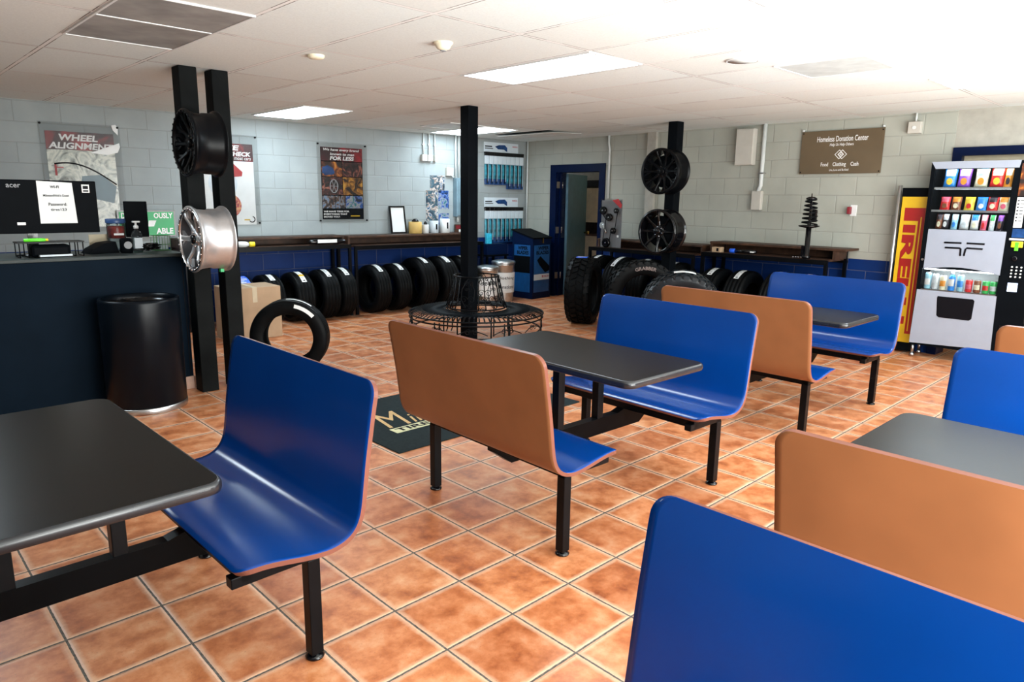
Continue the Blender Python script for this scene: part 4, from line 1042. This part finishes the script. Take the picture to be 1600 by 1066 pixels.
# ================================================================ CORNER: WIPER CABINET, CANS
t = thing('wiper_cabinet', 'dark blue parts cabinet with sloping lid in the far corner', 'cabinet', (6.06, 5.86, 0), math.radians(4))
b = mb('cab_blue'); b.prism([(0, 0), (.42, 0), (.42, 1.04), (0, .93)], (0, 0, 0), (0, 1, 0), (0, 0, 1), -.44); b.build('cabinet_body', t)
b = mb('black_satin'); b.prism([(-.02, .925), (.44, 1.045), (.44, 1.065), (-.02, .945)], (-.01, 0, 0), (0, 1, 0), (0, 0, 1), -.46); b.build('lid', t)
mb('brass').box((.20, -.03, .86), (.225, -.015, .935)).build('hasp', t)
mb('cab_print').panel(.03, .40, .10, .83, -.001, .003).build('front_print', t)
mb('black_satin').prism([(.10,.60),(.18,.66),(.40,.50),(.40,.43),(.30,.40),(.16,.52)], (0, -.006, 0), (1,0,0), (0,0,1), .001).build('blade_picture', t)
mb('ink').text('WIPER', .12, .755, w=.26, h=.055, y=-.005, bold=.04).text('BLADES', .08, .685, w=.30, h=.055, y=-.005, bold=.04).build('lettering', t)
mb('header').panel(.03, .40, .29, .38, -.0045, .001).build('pale_band', t)
mb('red').text('BOSCH', .22, .325, w=.17, h=.035, y=-.007, bold=.03).build('brand_lettering', t)
b = mb('cab_print').box((-.004, .05, .10), (-.001, .38, .83)); b.build('side_print', t)
mb('black_satin').box((-.0055, .05, .40), (-.004, .38, .66)).build('side_picture', t)
mb('ink').text('WIPER', 0, 0, h=.055, w=.20, o=(-.006, .30, .755), r=(0,-1,0), u=(0,0,1), bold=.04).text('BLADES', 0, 0, h=.055, w=.24, o=(-.006, .32, .685), r=(0,-1,0), u=(0,0,1), bold=.04).build('side_lettering', t)
def can(label, loc, r, h, rz, lines):
    t = thing('galvanised_can', label, 'can', loc, rz, 'galvanised donation cans')
    mb('galv').lathe([(r*.86, 0), (r*.87, .01), (r*.93, h*.45), (r*.97, h*.86), (r, h*.87), (r, h*.90), (r*.96, h*.91)], n=48).build('can_body', t)
    mb('galv').lathe([(r*1.03, h*.90), (r*1.05, h*.92), (r*1.03, h*.955), (r*.98, h*.965), (r*.6, h*.99), (.001, h)], n=48).build('lid', t)
    b = mb('white'); 
    for k in range(20):
        a, c = -1.25+2.5*k/20, -1.25+2.5*(k+1)/20
        f = lambda an, z: ((r*(.90+.085*z/h)+.006)*math.sin(an), -(r*(.90+.085*z/h)+.006)*math.cos(an), z)
        b._f([b.bm.verts.new(q) for q in (f(a, h*.22), f(c, h*.22), f(c, h*.70), f(a, h*.70))], True)
    b.build('paper_label', t)
    b = mb('ink')
    for i, s_ in enumerate(lines):
        sub = MB(); sub.use('ink'); sub.text(s_, 0, 0, w=.30, h=.055, center=True, o=(0, 0, h*(.52-.20*i)), bold=.008)
        for v in sub.bm.verts:
            an = v.co.x/r; z = v.co.z; q = r*(.90+.085*z/h)+.008; v.co = Vector((q*math.sin(an), -q*math.cos(an), z))
        me = bpy.data.meshes.new('x'); sub.bm.to_mesh(me); sub.bm.free(); b.bm.from_mesh(me); bpy.data.meshes.remove(me)
    b.build('lettering', t)
can('right galvanised can with a clothing donations label', (5.62, 6.05, 0), .175, .63, math.radians(-28), ['Clothing', 'Donations'])
can('left galvanised can, half behind the slim post', (5.23, 5.98, 0), .165, .57, math.radians(-32), ['Donations'])
t = thing('corner_shelf', 'dark blue low shelf unit under the lower wiper display', 'shelf', onL(5.56, 0, .03), L_RZ)
mb('cab_blue').box((0, -.34, .68), (.40, 0, .84)).build('blue_bin', t); mb('black_satin').box((-.02, -.36, .655), (.42, 0, .68)).build('board', t)
for x in (0, .37): mb('black_metal').box((x, -.34, 0), (x+.03, -.31, .655)).build('leg', t)
for x in (0, .37): mb('black_metal').box((x, -.04, 0), (x+.03, -.01, .655)).build('leg', t)
tag(mb('cyan').box((0, 0, 0), (.09, .05, .16), None, .004).build('blade_box', loc=onL(5.62, .841, .30), rz=L_RZ), 'small cyan box standing on the corner shelf beside the slim post', 'box')
# ================================================================ THINGS ON THE COUNTER
CT = 1.081
t = thing('monitor', 'black computer monitor seen from behind on the counter', 'monitor', (-.62, 4.34, CT), 0)
b = mb('black_satin').box((-.40, -.02, .155), (.43, .02, .53), None, .006); b.build('back_shell', t)
mb('grey_ink').text('acer', -.125, .475, w=.085, h=.024, y=-.0205, bold=.01).build('logo', t)
mb('black_gloss').box((-.03, -.01, .03), (.03, .01, .22)).build('stand_neck', t)
mb('black_gloss').lathe([(.11, 0), (.11, .008), (.03, .014), (.02, .03)], n=32).build('stand_base', t)
mb('white_ink').box((.335, -.0225, .445), (.385, -.020, .505), None, .0008).build('sticker', t)
mb('ink').box((.343, -.0235, .472), (.377, -.0222, .495)).box((.343, -.0235, .453), (.377, -.0222, .464)).build('sticker_print', t)
mb('white_ink').box((-.085, -.0225, .215), (-.035, -.020, .235)).build('small_label', t)
t = thing('paper_sign', 'white wifi notice sheet taped to the back of the monitor', 'sign', (-.62, 4.34, CT), 0)
b = mb('white').prism([(.055, .525), (.275, .515), (.287, .225), (.055, .225)], (0, -.024, 0), (1,0,0), (0,0,1), .002); b.build('sheet', t)
mb('ink').text('WI-FI', .135, .475, w=.055, h=.018, y=-.0245, bold=.03).text("MikesandNick's Guest", .088, .415, w=.16, h=.017, y=-.0245, bold=.02).text('Password:', .115, .350, w=.115, h=.022, y=-.0245, bold=.02).text('tires123', .125, .315, w=.10, h=.018, y=-.0245, bold=.02).build('lettering', t)
t = thing('monitor_riser', 'black wire riser shelf under the monitor', 'riser', (-.56, 4.17, CT), 0)
b = mb('black_metal').box((-.20, -.10, .100), (.20, .06, .108)); b.build('shelf', t)
for x in (-.19, -.14, .14, .19): mb('black_metal').tube([(x, -.095, .10), (x, -.095, .004), (x, .055, .004), (x, .055, .10)], .004, 5).build('leg', t)
t = thing('receipt_printer', 'dark printer crammed under the monitor riser', 'printer', (-.56, 4.17, CT), 0)
mb('black_satin').box((-.12, -.07, 0), (.12, .05, .085), None, .02).build('printer_body', t); mb('header').cbox((.02, -.085, .012), (.20, .03, .012), Euler((0, 0, .1))).build('paper_strip', t)
t = thing('marker_pen', 'bright green marker pen lying on the monitor riser', 'pen', (-.72, 4.085, CT+.121), math.radians(2))
mb('lime').lathe([(.006, 0), (.012, .004), (.012, .10), (.010, .125), (.006, .14)], axis='x', n=14).build('barrel', t); mb('yellow_cap').lathe([(.009, .128), (.009, .145)], axis='x', n=12).build('tip', t)
t = thing('desk_phone', 'black desk phone under a heap at the counter end of the monitor', 'phone', (-.20, 4.32, CT), math.radians(8))
b = mb('black_satin').prism([(-.11, 0), (.10, 0), (.08, .085), (.0, .075), (-.08, .035)], (0, .08, 0), (1,0,0), (0,0,1), -.0).prism([(-.11, 0), (.10, 0), (.08, .085), (.0, .075), (-.08, .035)], (0, -.08, 0), (1,0,0), (0,0,1), .16); b.build('phone_body', t)
tag(mb('beige_wood').box((-.07, 0, 0), (.07, .006, .13)).build('note_card', loc=(-.16, 4.50, CT), rz=.05), 'yellowish notice card standing behind the desk phone', 'card')
t = thing('candy_jar', 'jar of red sweets with a dark blue lid on the counter', 'jar', (-.045, 4.46, CT), 0)
mb('bottle_clear').lathe([(.06, 0), (.066, .01), (.066, .20), (.062, .215)], n=32).build('jar_glass', t)
mb('jar_red').lathe([(.055, .10), (.060, .105), (.060, .185), (.05, .195)], n=24).build('sweets', t)
mb('blue_lid').lathe([(.069, .215), (.071, .22), (.071, .245), (.066, .25)], n=32).build('lid', t)
mb('white').box((-.035, -.0675, .125), (.035, -.064, .14)).build('label', t)
t = thing('speaker_cup', 'small dark round speaker before the candy jar', 'speaker', (-.045, 4.23, CT), 0)
mb('black_satin').lathe([(.04, 0), (.045, .01), (.045, .10), (.035, .11)], n=28).build('speaker_body', t); mb('grey_ink').lathe([(.024, -.046), (.028, -.048), (.028, -.044)], (0, 0, .06), 'y', 24).build('speaker_ring', t)
t = thing('sanitizer_bottle', 'clear hand sanitizer bottle with white pump', 'bottle', (.045, 4.27, CT), 0)
mb('bottle_clear').lathe([(.036, 0), (.038, .008), (.038, .13), (.030, .155), (.014, .168), (.014, .18)], n=28).build('bottle_body', t)
mb('white_plastic').lathe([(.017, .18), (.018, .20), (.008, .205), (.008, .225)], n=20).box((-.025, -.012, .225), (.03, .012, .238), None, .004).build('pump', t)
mb('header').box((-.028, -.039, .03), (.028, -.033, .11)).build('label', t)
t = thing('card_terminal_screen', 'black upright customer screen on the counter', 'screen', (.105, 4.46, CT), math.radians(-4))
mb('black_satin').box((-.08, -.015, .105), (.085, .015, .385), None, .005).build('screen_shell', t); mb('black_gloss').cyl((0, 0, 0), (0, 0, .12), .012, 12).lathe([(.05, 0), (.05, .008), (.012, .012)], n=24).build('stand', t)
t = thing('cable_heap', 'tangle of dark cables at the foot of the customer screen', 'cables', (.135, 4.27, CT), 0)
b = mb('black_gloss'); rnd = random.Random(4); pts = []
for k in range(70): pts.append((.06*math.sin(k*1.7)+rnd.uniform(-.01, .01), .05*math.cos(k*1.3), .008+.045*abs(math.sin(k*.37))+rnd.uniform(0, .01)))
b.tube(pts, .0045, 5); b.build('cables', t)
t = thing('wire_basket', 'green wire card basket on the counter beside the silver wheel', 'basket', (.235, 4.33, CT), 0)
b = mb('green_wire')
for z in (.004, .05, .12): b.tube([(-.06, -.04, z), (.06, -.04, z), (.06, .04, z), (-.06, .04, z)], .003, 5, True)
for k in range(7): x = -.06+.02*k; b.tube([(x, -.04, .12), (x, -.04, .004), (x, .04, .004), (x, .04, .12)], .0022, 4)
b.build('wire_frame', t)
mb('header').cbox((.02, 0, .06), (.07, .02, .10), Euler((.2, 0, .1))).build('cards', t)

# ================================================================ SIGN STAND
t = thing('tire_brand_sign', 'tall yellow and red tire brand sign standing left of the vending machine', 'sign', (6.30, .845, 0), math.radians(-90))
# local x runs to the right in the picture (towards -y world), -y faces the room
mb('metal').cyl((0, 0, 0), (0, 0, 1.713), .018, 16).build('pole', t)
mb('black_satin').box((.022, 0, .02), (.30, .08, 1.69), None, .004).build('casing', t)
mb('yellow').panel(.035, .29, .11, 1.60, 0, .004).build('yellow_face', t)
b = mb('sign_red')
X0, X1 = .075, .245; k_ = (X1-X0)
# vertical lettering rotated a quarter turn clockwise: the long P bar runs down the right side
b.panel(.205, .262, .20, 1.49, -.0045, .001).build('long_bar', t)
b = mb('yellow').panel(.226, .236, .23, 1.40, -.006, .001); b.build('bar_inline', t)
b = mb('sign_red').panel(.070, .262, 1.36, 1.49, -.0048, .001); b.build('letter_head', t)
s_ = mb('sign_red').text('IRELLI', 0, 0, w=1.02, h=.115, o=(.073, -.0052, 1.32), r=(0, 0, -1), u=(1, 0, 0), bold=.05)
s_.build('lettering', t)

# ================================================================ VENDING MACHINE
VX = 6.15
t = thing('vending_machine', 'snack and drink vending machine with silver panels and lit shelves', 'vending machine', (VX, .54, 0), math.radians(-90))
# local x = picture right, front at y=0, +y goes back towards the wall; local x = .54 - worldY
lx = lambda Y: .54-Y
def vpan(m, x0, x1, z0, z1, y=-.002, tt=.004, name=None):
    return mb(m).box((x0, y-tt, z0), (x1, y, z1)).build(name, t)
TW = .925
b = mb('black_satin')
b.box((0, .0, .13), (.035, .29, 1.93)).box((.682, 0, .13), (TW, .29, 1.93)).box((.035, 0, 1.88), (.682, .29, 1.93)).box((.035, .27, .13), (.682, .29, 1.88))
b.box((.035, 0, .905), (.682, .27, 1.27)).box((.035, 0, .13), (.682, .27, .685))
b.build('cabinet', t)
b = mb('interior_white').box((.036, .255, .686), (.681, .268, .904)).use('black_satin').box((.036, .255, 1.271), (.681, .268, 1.879)).box((.036, .01, 1.30), (.040, .25, 1.879)).box((.677, .01, 1.30), (.681, .25, 1.879)).build('liner', t)
b = mb('vend_white').prism([(.0, 1.932), (.725, 1.932), (.715, 1.865), (.04, 1.865)], (0, -.004, 0), (1,0,0), (0,0,1), .003); b.build('top_panel', t)
b = mb('vend_white').prism([(.045, .90), (.045, 1.29), (.692, 1.29), (.690, .885)] + [(.690-.642*f, .885+.04*math.sin(f*PI)*1.0+.015*f) for f in [i/8 for i in range(1, 8)]], (0, -.006, 0), (1,0,0), (0,0,1), .004); b.build('upper_door_panel', t)
b = mb('vend_white').prism([(.0, .145), (.012, .69), (.690, .69), (.705, .175)], (0, -.006, 0), (1,0,0), (0,0,1), .004); b.build('lower_door_panel', t)
b = mb('ink'); hp = [(.205, .64), (.505, .64), (.52, .625), (.515, .45), (.495, .432), (.235, .432), (.215, .45), (.20, .625)]
b.prism(hp, (0, -.008, 0), (1,0,0), (0,0,1), .002); b.build('delivery_hatch', t)
b = mb('ink')
for pts in ([(.20,1.166),(.345,1.167)], [(.21,1.118),(.335,1.118),(.345,1.112),(.348,1.046)], [(.39,1.168),(.535,1.167)], [(.525,1.120),(.395,1.122),(.385,1.112),(.378,1.048)]):
    b.tube([(p[0], -.0075, p[1]) for p in pts], .0085, 8)
b.build('logo', t)
for x in (.03, .88): 
    for y in (.03, .24): mb('metal').cyl((x, y, 0), (x, y, .035), .022, 12).cyl((x, y, .03), (x, y, .135), .013, 10).build('foot', t)
mb('metal').cyl((.025, -.004, .99), (.025, 0, .99), .012, 14).build('lock', t)
mb('glass').box((.036, .0, 1.275), (.681, .003, 1.876)).build('snack_window', t)
mb('glass').box((.036, .0, .69), (.681, .003, .90)).build('drink_window', t)
for z in (1.868, ): mb('vend_lamp').box((.05, .012, z), (.667, .045, z+.010)).build('light_tube', t)
mb('vend_lamp').box((.05, .02, .893), (.667, .05, .903)).build('light_tube', t)
for z in (1.672, 1.457): mb('vend_lamp').box((.05, .034, z), (.667, .044, z+.005)).build('light_tube', t)
for z in (1.69, 1.475, 1.29): mb('black_satin').box((.041, .03, z-.012), (.676, .25, z)).build('shelf_tray', t); 
for z in (1.69, 1.475): mb('metal').box((.041, .022, z-.018), (.676, .03, z+.002)).build('shelf_strip', t)
mb('metal').box((.041, .005, .690), (.676, .25, .700)).build('can_tray', t)
# side column with selection panel
vpan('white_plastic', .735, .80, 1.33, 1.60, name='price_list')
b = mb('ink')
for k in range(7): b.box((.742, -.0075, 1.565-.03*k), (.756, -.006, 1.577-.03*k)).box((.764, -.0075, 1.568-.03*k), (.792, -.006, 1.574-.03*k))
b.build('price_print', t)
vpan('p_fire', .735, .90, 1.61, 1.90, name='picture_panel')
vpan('navy', .735, .90, 1.24, 1.32, name='blue_label')
vpan('white_plastic', .72, .86, 1.185+.03, 1.232, name='white_strip')
b = mb('yellow_cap').box((.742, -.016, 1.150), (.832, -.002, 1.205), None, .006).build('bill_acceptor', t)
mb('lime').box((.772, -.019, 1.120), (.802, -.014, 1.200), None, .003).build('bill_slot', t)
mb('black_gloss').lathe([(.015, -.02), (.022, -.018), (.022, -.002)], (.785, 0, 1.05), 'y', 18).build('coin_slot', t)
for r_ in range(4):
    for c_ in range(3): mb('white_ink').cyl((.775+.036*c_, -.010, .972-.030*r_), (.775+.036*c_, -.002, .972-.030*r_), .0075, 10).build('key', t)
vpan('lcd', .762, .838, .745, .825, name='display')
vpan('black_gloss', .745, .85, .30, .42, name='coin_return')

def bag(label, Y, z, w, h, c1, c2, c3, tilt=0, y=.07):
    g = thing('snack_bag', label, 'snack bag', (VX+y, Y, z), math.radians(-90), 'snack bags in the vending machine')
    b = mb(c1); nx, nz = 8, 8; F = []; B_ = []
    for j in range(nz+1):
        rf, rb = [], []
        for i in range(nx+1):
            u, v = i/nx*2-1, j/nz*2-1
            puff = .026*(1-u*u)**.6*(1-v**4)**.6
            xx = u*w/2*(1-.05*(1-v*v)) + tilt*h*(j/nz); zz = h*(j/nz)
            rf.append(b.bm.verts.new((xx, -puff, zz))); rb.append(b.bm.verts.new((xx, puff, zz)))
        F.append(rf); B_.append(rb)
    for j in range(nz):
        for i in range(nx):
            b.use(c2 if (j >= 5 and i in range(1, 7)) else c1)
            b._f([F[j][i], F[j][i+1], F[j+1][i+1], F[j+1][i]], True); b.use(c1); b._f([B_[j][i+1], B_[j][i], B_[j+1][i], B_[j+1][i+1]], True)
    for S in ((0), (nz)):
        for i in range(nx): b._f([F[S][i], F[S][i+1], B_[S][i+1], B_[S][i]])
    for j in range(nz):
        b._f([F[j][0], F[j+1][0], B_[j+1][0], B_[j][0]]); b._f([F[j][nx], F[j+1][nx], B_[j+1][nx], B_[j][nx]])
    b.build('bag_body', g)
    e = mb(c3); e.prism([(tilt*h*.35 + w*.24*math.cos(a), h*.33+h*.19*math.sin(a)) for a in [i*PI/8 for i in range(16)]], (0, -.0275, 0), (1,0,0), (0,0,1), .004); e.build('printed_emblem', g)
for nm, c in (('s_blue', (.03, .25, .75)), ('s_purple', (.28, .08, .55)), ('s_orange', (.85, .30, .03)), ('s_lightblue', (.35, .65, .85)), ('s_red', (.65, .02, .02)), ('s_yellow', (.85, .58, .05)), ('s_cream', (.85, .75, .55)), ('s_black', (.03, .02, .03)), ('s_green', (.04, .45, .10)), ('s_brown', (.22, .07, .03)), ('s_pink', (.75, .12, .20)), ('s_silver', (.65, .70, .75)), ('s_white', (.85, .86, .88))):
    M[nm] = mat(nm.replace('s_', 'wrapper_'), c, .28, var=.3, scale=25, spec=.6)
top = [(.385, 's_blue', 's_white', 's_yellow', 'blue bag with yellow emblem, first on the top shelf'), (.265, 's_purple', 's_white', 's_orange', 'purple and white bag, second on the top shelf'), (.125, 's_cream', 's_lightblue', 's_orange', 'cream and pale blue bag, middle of the top shelf'), (-.0, 's_red', 's_cream', 's_yellow', 'red and cream bag, fourth on the top shelf'), (-.088, 's_orange', 's_cream', 's_black', 'orange bag at the right end of the top shelf')]
for Y, a, c, e, lb in top: bag(lb + ' of the vending machine', Y, 1.691, .110 if Y > -.05 else .066, .17, a, c, e, .06)
mid = [(.40, 's_red', 's_pink', 's_brown', 'red bag at the left end of the second shelf'), (.305, 's_brown', 's_orange', 's_cream', 'tan and orange bag, second on the second shelf'), (.195, 's_yellow', 's_yellow', 's_red', 'yellow bag with red emblem on the second shelf'), (.095, 's_blue', 's_blue', 's_white', 'blue bag with white emblem on the second shelf'), (.005, 's_red', 's_black', 's_cream', 'dark red bag, fifth on the second shelf'), (-.082, 's_cream', 's_orange', 's_pink', 'cream and orange bag at the right end of the second shelf')]
for Y, a, c, e, lb in mid: bag(lb, Y, 1.476, .085, .125, a, c, e, .06)
low = [(.43, 's_brown', 's_black', 's_cream', .06, 'brown candy bar at the left end of the third shelf'), (.375, 's_black', 's_silver', 's_white', .06, 'black and silver candy bar on the third shelf'), (.30, 's_lightblue', 's_white', 's_blue', .055, 'pale blue candy bar on the third shelf'), (.215, 's_white', 's_white', 's_silver', .08, 'large white sachet on the third shelf'), (.13, 's_white', 's_blue', 's_cream', .07, 'white and blue sachet on the third shelf'), (.055, 's_pink', 's_white', 's_red', .05, 'pink candy bar on the third shelf'), (-.01, 's_silver', 's_green', 's_white', .045, 'silver green candy bar on the third shelf'), (-.075, 's_black', 's_purple', 's_brown', .055, 'dark purple candy bar at the right end of the third shelf')]
for Y, a, c, e, w, lb in low: bag(lb, Y, 1.2915, w, .145, a, c, e, .05)
def drink(label, Y, r, h, c1, c2, bottle=False):
    g = thing('drink_can' if not bottle else 'drink_bottle', label, 'drink', (VX+.05, Y, .7005), math.radians(-90), 'drinks in the vending machine')
    if bottle:
        mb(c1).lathe([(r*.9, 0), (r, .008), (r, h*.55), (r*.95, h*.62), (r, h*.68), (r*.7, h*.82), (r*.42, h*.86)], n=24).build('bottle_body', g)
        mb('white_plastic').lathe([(r*.5, h*.86), (r*.5, h), (r*.45, h*1.005)], n=20).build('cap', g)
    else:
        mb(c1).lathe([(r*.75, 0), (r, .008), (r, h*.90), (r*.80, h*.97)], n=24).build('can_body', g)
        mb('metal').lathe([(r*.80, h*.97), (r*.82, h), (r*.76, h), (r*.74, h*.975), (.001, h*.975)], n=24, cap=False).build('can_rim', g)
    b = mb(c2)
    for k in range(10):
        a, c = -.9+1.8*k/10, -.9+1.8*(k+1)/10; q = r+.0012
        b._f([b.bm.verts.new((q*math.sin(x), -q*math.cos(x), z)) for x, z in ((a, h*.25), (c, h*.25), (c, h*.62), (a, h*.62))], True)
    b.build('label_band', g)
dr = [(0.455, .030, .165, 's_lightblue', 's_white', 'pale blue tall can at the left end of the drinks row'), (0.388, .030, .158, 's_silver', 's_silver', 'silver tall can, second in the drinks row'), (0.32, .030, .148, 's_cream', 's_orange', 'cream and orange carton shaped can, third in the drinks row'), (0.245, .030, .182, 's_blue', 's_white', 'dark blue bottle with white cap in the drinks row'), (0.17, .030, .165, 's_lightblue', 's_blue', 'bright blue tall can right of the bottle'), (0.098, .030, .122, 's_red', 's_pink', 'red and pink can in the drinks row'), (0.028, .030, .122, 's_brown', 's_cream', 'brown can in the drinks row'), (-0.042, .030, .122, 's_green', 's_red', 'green can with red band, beside the plain green can'), (-.105, .030, .122, 's_green', 's_silver', 'plain green can at the right end of the drinks row')]
for Y, r, h, a, c, lb in dr: drink(lb, Y, r, h, a, c, 'bottle with' in lb)

# ================================================================ BACK ROOM FURNITURE
t = thing('storage_cupboard', 'cream cupboard seen through the open doorway', 'cupboard', onR(.0, 0, -1.85), R_RZ)
mb('cream').box((-.6, -.45, 1.14), (1.3, 0, 1.73)).build('upper_cabinet', t)
mb('wood_shelf').box((-.6, -.45, .90), (1.3, 0, .94)).box((-.6, -.02, .94), (1.3, 0, 1.14)).build('counter_shelf', t)
mb('cream').box((-.6, -.44, 0), (1.3, 0, .90)).build('lower_cabinet', t)
for x in (-.02, .5, 1.02): mb('ink').box((x, -.46, 1.18), (x+.06, -.45, 1.20)).build('handle', t)
t = thing('junk_bag', 'black bag with shiny bits on top of the cream cupboard', 'bag', onR(.30, 1.731, -1.62), R_RZ)
mb('black_gloss').cbox((0, 0, .07), (.7, .25, .14), None, .03).build('bag_body', t); mb('brass').cbox((.15, -.13, .07), (.05, .01, .05)).build('shiny_bit', t)
pl = bpy.data.lights.new('back_room_fill', 'POINT'); pl.energy = 5; pl.color = (1, .8, .5); pl.shadow_soft_size = .1  # unseen point light added to brighten the back room
po = bpy.data.objects.new('back_room_fill', pl); COL.objects.link(po); po.location = onR(1.4, 2.2, -1.2)
